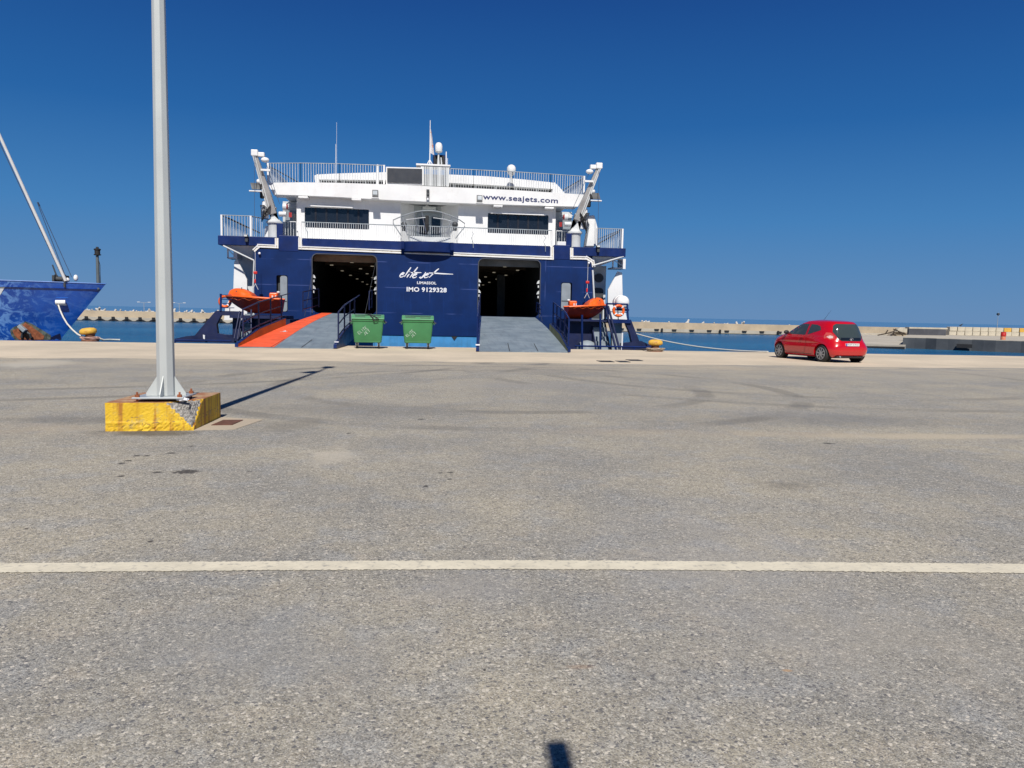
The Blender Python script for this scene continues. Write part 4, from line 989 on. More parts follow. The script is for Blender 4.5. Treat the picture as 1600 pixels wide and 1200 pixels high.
# floodlights on the brow
def flood(px, py, Y, w_=.32, h_=.4):
    a = S(px, py, Y); r_ = MB(); r_.extr([(a.x-w_/2, Y-.18, a.z+h_/2), (a.x-w_/2, Y-.02, a.z+h_/2), (a.x-w_/2, Y-.02, a.z-h_/2), (a.x-w_/2, Y-.30, a.z-h_/2)], (w_, 0, 0)); ro = r_.build('floodlight', DGREY, ferry, bevel=.01)
    g = MB(); g.add([(a.x-w_*.38, Y-.208, a.z+h_*.38), (a.x+w_*.38, Y-.208, a.z+h_*.38), (a.x+w_*.38, Y-.292, a.z-h_*.2), (a.x-w_*.38, Y-.292, a.z-h_*.2)], [(0, 1, 2, 3)]); g.build('lamp_glass', mat('flood_glass', (.36, .40, .43), .6), ro)
    b = MB(); b.box(a.x-w_*.65, a.x+w_*.65, Y-.35, Y, a.z-h_/2-.08, a.z-h_/2-.04); b.build('shelf', WHITE, ro)
flood(586.5, 303, 45.15); flood(749, 311, 45.15)
a = S(668.5, 304, 45.1); m = MB(); 
for q in range(3): m.cb((a.x, 45.05, a.z+.2-q*.2), .17, .15, .16)
m.build('stern_light', DGREY, ferry, bevel=.02)
m = MB(); m.tube((a.x, 45.0, a.z-.32), (a.x, 45.0, a.z-.2), .06, 10); m.build('white_lamp', LETW, ferry)
# --- upper roof house (white slabs over louvres coloured dark as shadow gaps)
def zband(px, tab, Y): return S(px, interp(tab, px), Y).z
for seg_t, seg_b, l_ in (([(492, 274), (500, 272.3), (540, 270.6), (603, 269)], [(603, 281.5), (540, 280.8), (492, 280.3)], [(497, 287), (603, 289.5)]),
                         ([(700, 272.5), (760, 275.3), (820, 280.5), (862, 285), (871, 289.5), (872, 292)], [(868, 295.5), (800, 291), (700, 285.5)], [(700, 294), (868, 303)])):
    Y = 47.5
    plate('roof_house_band', seg_t+seg_b, Y, 9, WHITE)
    lv = [(seg_b[-1][0]+4, seg_b[-1][1]-1), (seg_b[0][0]-3, seg_b[0][1]-1), (seg_b[0][0]-3, l_[1][1]+3), (seg_b[-1][0]+4, l_[0][1]+3)]
    plate('louvre_wall', lv, Y+.6, 7, mat('louvre_shadow', (.05, .055, .06), .5), ferry)  # dark colour stands for the shadow in the slot below the slab
    m = MB(); a = S(*lv[0], Y+.55); b = S(*lv[1], Y+.55); n_ = int((b.x-a.x)/.42)
    for q in range(n_): 
        x_ = a.x+(b.x-a.x)*(q+.5)/n_; zt = a.z+(b.z-a.z)*(q+.5)/n_
        if q % 3 == 0: m.box(x_-.05, x_+.05, Y+.5, Y+.59, zt-.55, zt)
    m.build('louvre_post', OFFW, ferry)
plate('roof_house_end', [(866, 284.5), (874, 292), (881, 300), (884, 305), (862, 304)], 47.3, 6, WHITE)
plate('roof_house_end', [(497, 271.8), (491.5, 274), (491.5, 279), (493, 289), (500, 289)], 47.3, 6, WHITE)
MB().box(X(603, 275, 48), X(700, 280, 48), 48.2, 56, zrf+.3, Zz(640, 270, 48)).build('roof_house_core', mat('core_dark', (.10, .105, .11), .6), ferry)
# --- railings
def railing(name, pts, h, sp, r_=.022, m=OFFW, top=.03, corner=True, topm=None):
    mb = MB(); tot = 0
    for a, b in zip(pts, pts[1:]):
        a, b = Vector(a), Vector(b); L_ = (b-a).length; n_ = max(1, round(L_/sp))
        for q in range(n_+1):
            p = a.lerp(b, q/n_); mb.bar(p, p+Vector((0, 0, h-.01)), r_*2, .02)
    o = mb.build(name, m, ferry)
    t = MB()
    for a, b in zip(pts, pts[1:]): t.tube(Vector(a)+Vector((0, 0, h)), Vector(b)+Vector((0, 0, h)), top, 6)
    t.build('handrail', topm or m, o)
    if corner:
        for p in (pts[0], pts[-1]): MB().bar(Vector(p), Vector(p)+Vector((0, 0, h+.02)), .10, .10).build('corner_post', WHITE, o)
    return o
RG = mat('rail_grey', (.22, .26, .29), .5)
RW = mat('rail_white', (.60, .62, .63), .5)
Yr = 45.35
tops = [(419, 286), (470, 285.5), (530, 286.4), (600, 288.8)]
railing('railing', [S(a, b-1, Yr) for a, b in tops], 1.05, .145, .031, RW, .028, True, RG)
tops = [(700, 293), (740, 294.6), (800, 297.4), (860, 301), (912, 304.4)]
railing('railing', [S(a, b-1, Yr) for a, b in tops], 1.03, .145, .031, RW, .028, True, RG)
a = S(419, 286, Yr); railing('railing', [(a.x, Yr, a.z), (a.x+.05, Yr+9, a.z)], 1.05, .2, .02, RW, .028, False)
a = S(912, 304, Yr); railing('railing', [(a.x, Yr, a.z), (a.x-.05, Yr+9, a.z)], 1.05, .2, .02, RW, .028, False)
m = MB(); m.tube(S(425, 262, 46.2), S(470, 287, 47.5), .03, 6); m.tube(S(907, 281, 46.2), S(875, 300, 47.5), .03, 6); m.build('stay_bar', DGREY, ferry)
# main deck rail above the fascia
Yf = YS+.3
xs_ = [X(p, q, Yf) for p, q in ((470, 370), (863, 385))]
railing('railing', [(xs_[0], Yf, ZD), (xs_[1], Yf, ZD)], .90, .125, .02, RW, .03, True, RG)
MB().box(X(656-16, 372, Yf+.1), X(704, 380, Yf+.1), Yf+.06, Yf+.12, ZD, ZD+.33).build('rail_panel', OFFW, ferry)
# wing rails
xl0, xl1 = X(346.5, 360, Yf), X(392, 360, Yf)
railing('railing', [(xl0, Yf, ZD), (xl1, Yf, ZD)], 1.12, .155, .026, RW, .03, True, RG)
railing('railing', [(xl1, Yf, ZD), (xl1+.9, Yf+1.6, ZD)], 1.12, .155, .02, RW, .03, False, RG)
railing('railing', [(xl0, Yf, ZD), (xl0, Yf+6.5, ZD)], 1.12, .3, .02, RW, .03, False, RG)
xr0, xr1 = X(932.5, 380, Yf), X(972, 380, Yf)
railing('railing', [(xr0, Yf, ZD), (xr1, Yf, ZD)], 1.12, .13, .026, RW, .03, True, RG)
railing('railing', [(xr1, Yf, ZD), (xr1, Yf+6.5, ZD)], 1.12, .3, .02, RW, .03, False, RG)
railing('railing', [(X(446, 370, Yf+1), Yf+1, ZD), (X(463, 370, Yf+1), Yf+1, ZD)], 1.0, .15, .03, RW, .03, False)
railing('railing', [(X(869, 380, Yf+1), Yf+1, ZD), (X(886, 380, Yf+1), Yf+1, ZD)], 1.0, .15, .03, RW, .03, False)
m = MB(); m.tube((xl0+.2, Yf+.5, ZD+1.05), (xl1-.1, Yf+3, ZD+.5), .035, 6); m.tube((xr1-.1, Yf+.4, ZD+1.0), (xr0+.3, Yf+2.5, ZD+.25), .035, 6); m.build('stair_handrail', DGREY, ferry)
# --- curved stern gallery on the fascia with its own guard rail
c = S(668, 380, YS); hw = (X(708, 380)-X(629, 380))/2; gm = MB(); ring = lambda z, d: [Vector((c.x+hw*math.cos(PI*i/16)*1.0, YS+.11-d*math.sin(PI*i/16)**.7, z)) for i in range(17)]
gm.loft([ring(ZD-.62, .40), ring(ZD-.56, .62), ring(ZD-.05, .70), ring(ZD-.03, .70)]); gm.build('stern_gallery', NAVYP, ferry, smooth=35)
for px in (629.5, 706):
    a = S(px, 380, YS); m = MB(); m.extr([(a.x-.09, YS+.11, ZD), (a.x-.09, YS-.38, ZD-.03), (a.x-.09, YS-.30, ZD-.45), (a.x-.09, YS-.02, ZD-.75)], (.18, 0, 0)); m.build('gallery_bracket', NAVYP, ferry)
gd = MB(); gx0, gx1 = X(614.5, 340), X(726, 345)
arc = [Vector((gx0+.3+(gx1-gx0-.6)*i/16, YS-.1-.7*math.sin(PI*i/16), ZD+1.28+.36*math.sin(PI*i/16))) for i in range(17)]
gd.path([Vector((gx0+.45, YS+.1, ZD+.3)), Vector((gx0, YS, ZD+.95)), Vector((gx0-.0, YS, ZD+1.15))]+arc+[Vector((gx1, YS, ZD+1.1)), Vector((gx1, YS, ZD+.9)), Vector((gx1-.5, YS+.1, ZD+.25))], .03, 6)
gd.build('gallery_hoop', mat('hoop_grey', (.30, .33, .35), .5), ferry, smooth=60)
g2_ = MB()
for t_ in (.12, .25, .42, .78, .9):
    i = int(t_*16); p = arc[i]; g2_.tube(p, (p.x+(.25 if t_ < .5 else -.25), YS+.2, ZD+.55), .028, 6)
g2_.path([arc[2]-Vector((0, 0, .28)), arc[6]-Vector((0, 0, .38)), arc[7]-Vector((0, 0, .38))], .025, 6); g2_.path([arc[9]-Vector((0, 0, .38)), arc[12]-Vector((0, 0, .32)), arc[14]-Vector((0, 0, .28))], .025, 6)
g2_.build('gallery_strut', OFFW, ferry)
for px in (631, 711): a = S(px, 351, YS+.6); m = MB(); m.sphere((a.x, YS+.6, a.z), .17, .17, .17); m.tube((a.x, YS+.6, a.z-.35), (a.x, YS+.6, a.z), .10, 10); m.build('winch', DGREY, ferry, smooth=50)
a = S(667, 344, YS+.3); m = MB(); m.cb((a.x, YS+.3, a.z), .22, .2, .5); m.tube((a.x, YS+.3, a.z-.6), (a.x, YS+.3, a.z-.2), .12, 10); m.build('compass_stand', BLACK, ferry, bevel=.03)
for px, py in ((478, 356), (737, 372), (850, 378)):
    a = S(px, py, YS+.02); m = MB(); m.path([(a.x, YS+.02, a.z+.35), (a.x+.1, YS, a.z+.25), (a.x-.02, YS+.02, a.z), (a.x+.08, YS, a.z-.25), (a.x+.1, YS, a.z-.55)], .018, 5); m.build('hook_line', GREY, ferry)
# --- notice board, slatted platform, mast gear on the roof
plate('display_board_frame', [(603, 260.5), (661.5, 262), (661.5, 289.5), (603, 288.5)], 45.22, .08, WHITE)
plate('display_board', [(605, 262.5), (659.5, 263.8), (659.5, 286), (605, 284.8)], 45.14, .078, GREYGLASS)
a = S(659, 287, 45.3); b = S(700, 292, 45.3); zt = S(680, 259.5, 45.3).z; m = MB(); n_ = 15
for q in range(n_+1): x_ = a.x+(b.x-a.x)*q/n_; m.box(x_-(.03 if q % 5 else .06), x_+(.03 if q % 5 else .06), 45.25, 45.35, a.z-.1, zt)
m.build('slatted_screen', OFFW, ferry)
m = MB(); m.box(X(650, 257), b.x+.12, 45.2, 46.4, zt, zt+.09); m.build('platform', WHITE, ferry)
fp = S(671.5, 258, 45.8); ft = S(671, 188, 45.8); m = MB(); m.tube((fp.x, 45.8, zt+.09), (fp.x, 45.8, ft.z), .035, 8, .018); m.tube((fp.x-.2, 45.8, zt+.09), (fp.x, 45.8, zt+.45), .025, 6); m.tube((fp.x+.2, 45.8, zt+.09), (fp.x, 45.8, zt+.45), .025, 6); fpo = m.build('flagpole', WHITE, ferry)
FLAG = bpy.data.materials.new('flag_cloth'); FLAG.use_nodes = True; k = NT(FLAG); v = k.coords()
k.l(k.mix(k.ramp(k.noise(v, 2.6, 1), .55, .62), (.62, .60, .62), (.65, .26, .06)), k.bs.inputs['Base Color'])
mb = MB(); vs = []; z1_, z0_ = S(671, 202, 45.8).z, S(671, 239, 45.8).z
for i in range(9):
    for j in range(13):
        t_ = j/12; wv = (.03+.20*t_**.8)*i/8; vs.append((fp.x+.02+wv-.09*t_*(1-i/8)*0, 45.8-.02+.07*math.sin(i*1.7+j*.4)*(i/8), z1_+(z0_-z1_)*t_-.12*i/8*t_))
mb.add(vs, [(i*13+j, i*13+j+1, (i+1)*13+j+1, (i+1)*13+j) for i in range(8) for j in range(12)]); mb.build('flag', FLAG, fpo, smooth=60)
a = S(687, 249, 47); m = MB(); m.extr(P2([(676.5, 242), (695.5, 242), (697, 258), (676.5, 257)], 47), (0, .9, 0)); bo = m.build('mast_housing', NAVYP, ferry)
MB().extr(P2([(678, 243.5), (694.5, 243.5), (695.5, 257.5), (678, 257)], 46.9), (0, .09, 0)).build('mast_opening', BLACK, bo)
m = MB(); p = S(685, 257, 46.7); q = S(685.5, 238, 46.7); m.tube(p, (p.x, 46.7, q.z), .08, 10, .035); m.tube(S(690, 257, 46.7), S(689, 246, 46.7), .05, 8, .03); m.build('dome_pedestal', OFFW, ferry)
q = S(685.5, 237.5, 46.7); m = MB(); m.lathe(q, [(.1, -.05), (.2, 0), (.215, .02), (.215, .32), (.19, .44), (.13, .52), (.05, .55), (.01, .555)], 24); m.build('satellite_dome', WHITE2, ferry, smooth=50)
q = S(799, 266, 46.6); m = MB(); m.lathe(q, [(.05, -.75), (.06, -.35), (.17, -.25), (.26, -.08), (.27, .05), (.25, .17), (.18, .27), (.08, .32), (.01, .33)], 24); m.build('satellite_dome', WHITE2, ferry, smooth=50)
for px, pt_, pb_, r_ in ((526, 191, 262, .011), (524.5, 225, 275, .018), (697, 237, 262, .05), (699, 247, 275, .02), (590, 257, 268, .09)):
    q = S(px, pb_, 46.4); m = MB(); m.tube((q.x, 46.4, q.z-1.0), (q.x, 46.4, S(px, pt_, 46.4).z), r_, 7, r_*.6); m.build('antenna', WHITE, ferry)
# --- deck cranes
def crane(base_px, tip_px, s_, ped_px):
    Yc = YS+.9; r_ = MB()
    b0 = S(*base_px, Yc); t0 = S(*tip_px, Yc-.6); d = (t0-b0).normalized(); nrm = Vector((-d.z, 0, d.x))
    ped = S(*ped_px, Yc)
    pm = MB(); pm.lathe((ped.x, Yc+.2, ZD), [(.36, 0), (.34, .75), (.36, .80), (.44, .86), (.44, .95), (.30, 1.05)], 20); po = pm.build('crane_pedestal', OFFW, ferry, smooth=40)
    hm = MB(); hm.extr([Vector((ped.x-.22, Yc, ZD+1.05)), Vector((ped.x+.22, Yc, ZD+1.05)), b0+nrm*.26, b0-nrm*.26], (0, .42, 0)); hm.build('crane_slew_head', OFFW, po, bevel=.02)
    bm_ = MB()
    sec = lambda p, w_, h_: [p+nrm*w_/2+Vector((0, -h_/2, 0)), p-nrm*w_/2+Vector((0, -h_/2, 0)), p-nrm*w_/2+Vector((0, h_/2, 0)), p+nrm*w_/2+Vector((0, h_/2, 0))]
    bm_.loft([sec(b0-d*.35, .42, .4), sec(b0+d*.8, .40, .4), sec(t0, .22, .26)]); bm_.build('crane_boom', mat('boom_grey', (.36, .35, .34), .5, var=.1, dirt=.4, dirtcol=(.22, .18, .15)), po, bevel=.015)
    e_ = MB(); q1 = -nrm*.12*s_
    e_.bar(b0-d*.2+nrm*(-.2*s_)+Vector((0, -.22, 0)), t0+nrm*(-.10*s_)+Vector((0, -.17, 0)), .05, .06); e_.bar(b0-d*.2+nrm*(-.08*s_)+Vector((0, -.22, 0)), t0+nrm*(-.02*s_)+Vector((0, -.17, 0)), .02, .05); e_.build('boom_flange', OFFW, po)
    h = MB(); h.cb(t0+Vector((s_*.02, -.02, .12)), .36, .36, .34); h.cb(t0+Vector((-s_*.33, -.02, .05)), .34, .26, .24); h.build('crane_head', WHITE, po, bevel=.04)
    h = MB(); h.sphere(t0+Vector((-s_*.52, -.05, -.22)), .22, .15, .14); h.build('sheave', WHITE, po, smooth=50)
    h = MB(); h.box(t0.x-s_*.3-(0.5 if s_ > 0 else 0), t0.x-s_*.3+(.5 if s_ < 0 else 0), Yc-.75, Yc-.6, t0.z-.82, t0.z-.72); h.build('tie_bar', WHITE, po)
    hk = t0+Vector((-s_*.55, -.05, -.3)); cab = MB(); cab.tube(hk, b0+Vector((-s_*.5, -.3, .2)), .014, 5); cab.tube(t0+Vector((-s_*.02, -.3, -.1)), (t0.x+s_*.05, Yc-.8, ZD+.1), .012, 5); cab.build('crane_wire', WIRE, po)
    # lamp, motors, hoses
    lp = b0.lerp(t0, .42)+nrm*(.55*s_ if True else 0); 
    lp = b0.lerp(t0, .30)+Vector((s_*.55, -.2, .25))
    f = MB(); f.extr([lp+Vector((-.26, -.1, .2)), lp+Vector((.20, -.1, .2)), lp+Vector((.28, -.2, -.16)), lp+Vector((-.16, -.2, -.16))], (0, .12, 0)); f.build('floodlight', DGREY, po)
    f = MB(); f.box(lp.x-.3, lp.x+.35, lp.y-.25, lp.y+.05, lp.z-.28, lp.z-.22); f.tube(lp+Vector((0, 0, -.22)), b0.lerp(t0, .28), .04, 6); f.build('lamp_shelf', WHITE, po)
    f = MB(); f.cb(b0.lerp(t0, .42)+Vector((s_*.24, -.1, -.05)), .26, .3, .3); f.cb(b0.lerp(t0, .25)+Vector((s_*.24, -.1, 0)), .26, .25, .42); f.build('motor', BLACK, po, bevel=.04)
    f = MB(); f.sphere(b0.lerp(t0, .45)+Vector((s_*.26, -.12, .14)), .15, .15, .14); f.build('motor_cap', WHITE, po, smooth=50)
    f = MB(); f.tube(Vector((ped.x+s_*.45, Yc-.1, ZD+1.1)), b0+Vector((s_*.35, -.1, .35)), .2, 12, .12); f.build('cylinder', WHITE, po, smooth=40)
    f = MB()
    for q in range(4):
        o0 = Vector((s_*(.1+.07*q), -.3-.04*q, 0)); f.path([b0+Vector((0, -.28, .1)), b0+o0+Vector((0, 0, -.4)), Vector((ped.x+s_*(.42+.05*q), Yc-.4, ZD+1.15-.1*q)), Vector((ped.x+s_*(.30+.1*q), Yc-.4, ZD+1.6)), b0+Vector((s_*(.35+.06*q), -.3, .1))], .028, 5)
    f.build('hydraulic_hose', BLACK, po, smooth=60)
    f = MB(); f.lathe(Vector((ped.x-s_*.62, Yc-.1, ZD+1.75)), [(.02, -.1), (.2, -.1), (.2, .1), (.02, .1)], 16, 'x'); f.tube((ped.x-s_*.7, Yc-.1, ZD+1.35), (ped.x-s_*.3, Yc-.1, ZD+1.35), .14, 12); f.build('hose_reel', OFFW, po, smooth=40)
    f = MB(); f.lathe(Vector((ped.x-s_*.72, Yc-.12, ZD+1.75)), [(.02, -.06), (.14, -.06), (.14, .06), (.02, .06)], 12, 'x'); f.cb((ped.x-s_*.92, Yc-.1, ZD+1.32), .16, .12, .26); f.build('red_fitting', mat('red_fit', (.35, .02, .02), .5), po)
    return po
crane((424, 325), (399, 243), -1, (428, 360)); crane((905, 336), (935, 263), 1, (899, 372))
# canvas-covered gear on the right wing and locker on the left
m = MB(); m.extr(P2([(914, 337), (929, 336), (934, 356), (930.5, 385), (916, 385), (921, 352)], YS+1.1), (0, .9, 0)); m.build('canvas_cover', WHITE2, ferry, bevel=.05)
m = MB(); m.extr(P2([(414, 353), (421, 353), (423, 372), (413, 372)], YS+1.1), (0, .7, 0)); m.build('canvas_cover', WHITE2, ferry, bevel=.05)
for px, py in ((437.5, 362), (888.5, 377)): a = S(px, py, YS+.6); MB().box(a.x-.17, a.x+.17, YS+.5, YS+.8, ZD, a.z+.45).build('navy_locker', NAVYP, ferry, bevel=.02)
a = S(879, 386, YS+.5); MB().box(a.x-.3, a.x+.25, YS+.55, YS+.75, ZD+.06, ZD+.32).build('white_locker', WHITE, ferry, bevel=.02)
for px, py in ((385, 369.5), (934, 386)):
    a = S(px, py, YS); m = MB(); m.cb((a.x, YS-.1, a.z+.02), .22, .2, .14); m.cb((a.x+.02, YS-.06, a.z-.2), .16, .14, .2); m.build('fascia_lamp', DGREY, ferry, bevel=.02); MB().cb((a.x, YS-.21, a.z+.03), .16, .02, .09).build('lamp_glass', OFFW, ferry)
for px, py in ((405.5, 396), (920, 411)):
    a = S(px, py, YS-.1); m = MB(); m.sphere((a.x, YS-.12, a.z), .07, .07, .07); m.build('bulkhead_lamp', LETW, ferry, smooth=60)
# red block-and-tackle lines hanging at the boats
for px, py in ((399, 426), (918, 441)):
    a = S(px, py, 42.9); m = MB(); m.cb(a, .20, .1, .15); m.cb(a+Vector((-.02, 0, -.45)), .09, .08, .22); m.build('tackle_block', REDP, ferry, bevel=.03); m = MB(); m.tube(a+Vector((0, 0, -.6)), a+Vector((0, 0, 3.3 if 0 else 1.2)), .012, 5); m.tube(a+Vector((0, 0, -.6)), a+Vector((-.15, 0, -.9)), .015, 5); m.tube(a+Vector((0, 0, -.6)), a+Vector((.14, 0, -.9)), .015, 5); m.build('tackle_line', OFFW, ferry)
# --- lettering
a = S(814, 310.8, 45.15)
text('lettering', 'www.seajets.com', LETN, ferry, (a.x, 45.14, a.z), .42, 1.42, .008, ext=.004, ry=math.radians(.9), space=1.05)
a = S(666.5, 453, YS); text('lettering', 'IMO 9129328', LETW, ferry, (a.x, YS-.004, a.z), .345, 1.12, .009, ext=.004, space=1.05)
a = S(666.5, 442.3, YS); text('lettering', 'LIMASSOL', LETW, ferry, (a.x, YS-.004, a.z), .205, 1.15, .005, ext=.004, space=1.06)
# brushed ship's name: strokes digitised from the photo (zoomed survey of the plate)
def stroke(pts, w_=.055):
    mb = MB()
    Q = [S(610+x_/14.545, 410+y_/14.545, YS) for x_, y_ in pts]
    vs = []
    for i, p in enumerate(Q):
        d = (Q[min(i+1, len(Q)-1)]-Q[max(i-1, 0)]).normalized(); n_ = Vector((-d.z, 0, d.x)); t_ = i/(len(Q)-1); ww = w_*(.55+.75*math.sin(PI*min(1, t_*.9+.1)))/2
        vs += [p+n_*ww, p-n_*ww]
    vs = [Vector((q.x, YS-.006, q.z)) for q in vs]; return vs, [(2*i, 2*i+1, 2*i+3, 2*i+2) for i in range(len(Q)-1)]
mb = MB()
for st in (([(255, 285), (300, 262), (315, 238), (290, 232), (245, 262), (212, 310), (225, 335), (270, 330), (318, 300)]),
           ([(468, 112), (430, 165), (370, 250), (318, 328)]),
           ([(432, 262), (395, 305), (372, 345)]), ([(436, 205), (448, 218)]),
           ([(622, 108), (570, 175), (500, 270), (440, 348)]), ([(462, 232), (560, 232), (705, 232)]),
           ([(540, 300), (585, 280), (605, 258), (578, 250), (535, 280), (500, 330), (515, 350), (560, 345), (600, 320)]),
           ([(805, 222), (770, 280), (720, 340), (680, 358), (658, 345), (690, 325)]),
           ([(800, 300), (850, 282), (870, 262), (840, 252), (800, 280), (765, 325), (775, 348), (820, 345), (870, 320)]),
           ([(1102, 140), (1040, 190), (960, 265), (878, 348)]), ([(870, 240), (1000, 245), (1200, 258), (1425, 268)])):
    a_, b_ = stroke(st, .056); mb.add(a_, b_)
mb.build('brushed_name', LETW, ferry)
# --- ramps
def ramp(fl, fr, tl, tr_, name, orange=None):
    A0, B0 = G(*fl), G(*fr); A0.z = B0.z = .03
    A1 = Vector((X(tl, 490, YS+.1), YS+.1, ZSILL)); B1 = Vector((X(tr_, 490, YS+.1), YS+.1, ZSILL))
    th = Vector((0, 0, -.22)); m = MB()
    def strip(u0, u1, off_=0, u2=None):
        vs = []
        for i in range(15):
            t_ = i/14; prof = t_ if t_ > .06 else t_*1.0
            a, b = A0.lerp(A1, t_), B0.lerp(B1, t_); z_ = .03+(ZSILL-.03)*(t_**1.0)+.10*math.sin(PI*t_)*1.0
            for u_ in (u0, u1 if u2 is None else u1+(u2-u1)*t_): p = a.lerp(b, u_); vs.append(Vector((p.x, p.y, z_+off_)))
        return vs
    vs = strip(0, 1); n_ = len(vs); lo = [p+th*min(1, .12+i/n_*2) for i, p in enumerate(vs)]
    m.add(vs+lo, [(2*i, 2*i+1, 2*i+3, 2*i+2) for i in range(14)]+[(n_+2*i, n_+2*i+2, n_+2*i+3, n_+2*i+1) for i in range(14)]+[(2*i, 2*i+2, n_+2*i+2, n_+2*i) for i in range(14)]+[(2*i+1, n_+2*i+1, n_+2*i+3, 2*i+3) for i in range(14)]+[(0, n_, n_+1, 1), (n_-2, n_-1, 2*n_-1, 2*n_-2)])
    ro = m.build(name, RAMP, ferry)
    if orange: 
        vs = strip(*orange[:2], .008, orange[2]); MB().add(vs, [(2*i, 2*i+1, 2*i+3, 2*i+2) for i in range(14)]).build('orange_walkway', ORRAMP, ro)
    for u_ in (.34, .66): 
        vs = strip(u_-.004, u_+.004, .012)[:3*2]; MB().add(vs, [(2*i, 2*i+1, 2*i+3, 2*i+2) for i in range(2)]).build('hinge_slot', DARKH, ro)
    def pt(t_, u_, dz=0): 
        p = A0.lerp(A1, t_).lerp(B0.lerp(B1, t_), u_); z_ = .03+(ZSILL-.03)*t_+.10*math.sin(PI*t_); return Vector((p.x, p.y, z_+dz))
    return ro, pt
rL, pL_ = ramp((372, 543.2), (521, 545), 503, 582, 'ramp', (.0, .37, .20))
rR, pR_ = ramp((748.5, 549.6), (887, 551), 752.5, 836.5, 'ramp')
def side_flap(ro, pt, u_, s_, t0, t1, hgt, m, inner=None, low=.34):
    N_ = 10; vs = []; w_ = .12
    for i in range(N_+1):
        t_ = t0+(t1-t0)*i/N_; p = pt(t_, u_); h_ = hgt(i/N_); zb_ = max(.02, p.z-low)
        for dx, z_ in ((0, p.z+h_), (s_*w_, p.z+h_), (s_*w_, zb_), (0, zb_)): vs.append(Vector((p.x+dx, p.y, z_)))
    fs = [(4*i+j, 4*i+(j+1) % 4, 4*i+4+(j+1) % 4, 4*i+4+j) for i in range(N_) for j in range(4)]+[(3, 2, 1, 0), tuple(4*N_+j for j in range(4))]
    MB().add(vs, fs).build('side_flap', m, ro)
    if inner:
        vi = []
        for i in range(N_+1):
            t_ = t0+(t1-t0)*i/N_; p = pt(t_, u_); h_ = hgt(i/N_); vi += [Vector((p.x-s_*.006, p.y, p.z+.01)), Vector((p.x-s_*.006, p.y, p.z+h_-.02))]
        MB().add(vi, [(2*i, 2*i+2, 2*i+3, 2*i+1) for i in range(N_)]).build('flap_inner_face', inner, ro)
hump = lambda t_: .10+.26*math.sin(PI*min(1, t_*1.2+.12))**.7 if t_ < .75 else .10+.26*max(0, 1-(t_-.75)*3)
side_flap(rL, pL_, 0, -1, 0, .47, lambda t_: .12+.22*min(1, t_*2.5), NAVYP, OLIVE)
side_flap(rL, pL_, 1, 1, 0, .47, lambda t_: .12+.22*min(1, t_*2.5), NAVYP)
side_flap(rR, pR_, 1, 1, 0, .47, lambda t_: .12+.22*min(1, t_*2.5), NAVYP, OLIVE2)
side_flap(rR, pR_, 0, -1, 0, .47, lambda t_: .12+.20*min(1, t_*2.5), NAVYP)
MB().cb(pR_(.03, 0, .18)+Vector((-.08, -.25, 0)), .16, .05, .05).build('white_mark', LETW, rR)
wm = MB(); q0 = pL_(.30, .17, .012); wm.box(q0.x-.16, q0.x+.16, q0.y-.12, q0.y-.04, q0.z, q0.z+.004); wm.add([(q0.x-.08, q0.y, q0.z+.01), (q0.x+.08, q0.y, q0.z+.01), (q0.x, q0.y+.4, q0.z+.045)], [(0, 1, 2)]); wm.build('white_mark', LETW, rL)
MB().cb(pL_(.03, 1, .18)+Vector((.08, -.25, 0)), .16, .05, .03).build('white_mark', LETW, rL)
def ramp_rail(ro, pt, u_, s_, ts, h, ext=0, name='ramp_railing', m=NAVYD):
    mb = MB(); base = .34; P_ = [pt(t_, u_, base*min(1, .4+t_*6))+Vector((s_*.08, 0, 0)) for t_ in ts]; up = Vector((0, 0, h))
    for p in P_: mb.tube(p, p+up, .034, 6)
    for f_ in (1., .55, .12):
        for a, b in zip(P_, P_[1:]): mb.tube(a+up*f_, b+up*f_, .032 if f_ == 1 else .027, 6)
    if ext: d = (P_[-1]-P_[-2]).normalized(); mb.tube(P_[-1]+up, P_[-1]+up+d*ext, .026, 6)
    mb.build(name, m, ro)
ramp_rail(rL, pL_, 1, 1, (.05, .17, .29, .40), 1.05, 1.8); ramp_rail(rL, pL_, 0, -1, (.06, .2, .32, .44), 1.05, 1.5)
ramp_rail(rR, pR_, 1, 1, (.03, .12, .22, .32, .42), 1.05, 0, m=NAVYP); ramp_rail(rR, pR_, 0, -1, (.55, .7, .85), 1.0, 0); ramp_rail(rR, pR_, 0, -1, (.03, .12, .22, .32, .42), 1.05, 0, m=NAVYP)
ramp_rail(rL, pL_, 0, -1, (.72, .86, .97), 1.0); ramp_rail(rL, pL_, 1, 0, (.88, .98), 1.0); ramp_rail(rR, pR_, 1, 0, (.75, .85, .95), .55, m=NAVYP)
m = MB()
for (pt, u_, px, py) in ((pL_, 0, 489, 420), (pL_, 1, 587, 410), (pR_, 0, 746, 478), (pR_, 1, 843, 480)):
    b = S(px, py, YS+.1); m.tube(pt(.72, u_, .1), b, .010, 5)
m.build('ramp_hoist_wire', DGREY, ferry)
# --- stern side platforms, fender frames, stairs
YP = 40.5
def Pp(px, py, Y=YP): return S(px, py, Y)
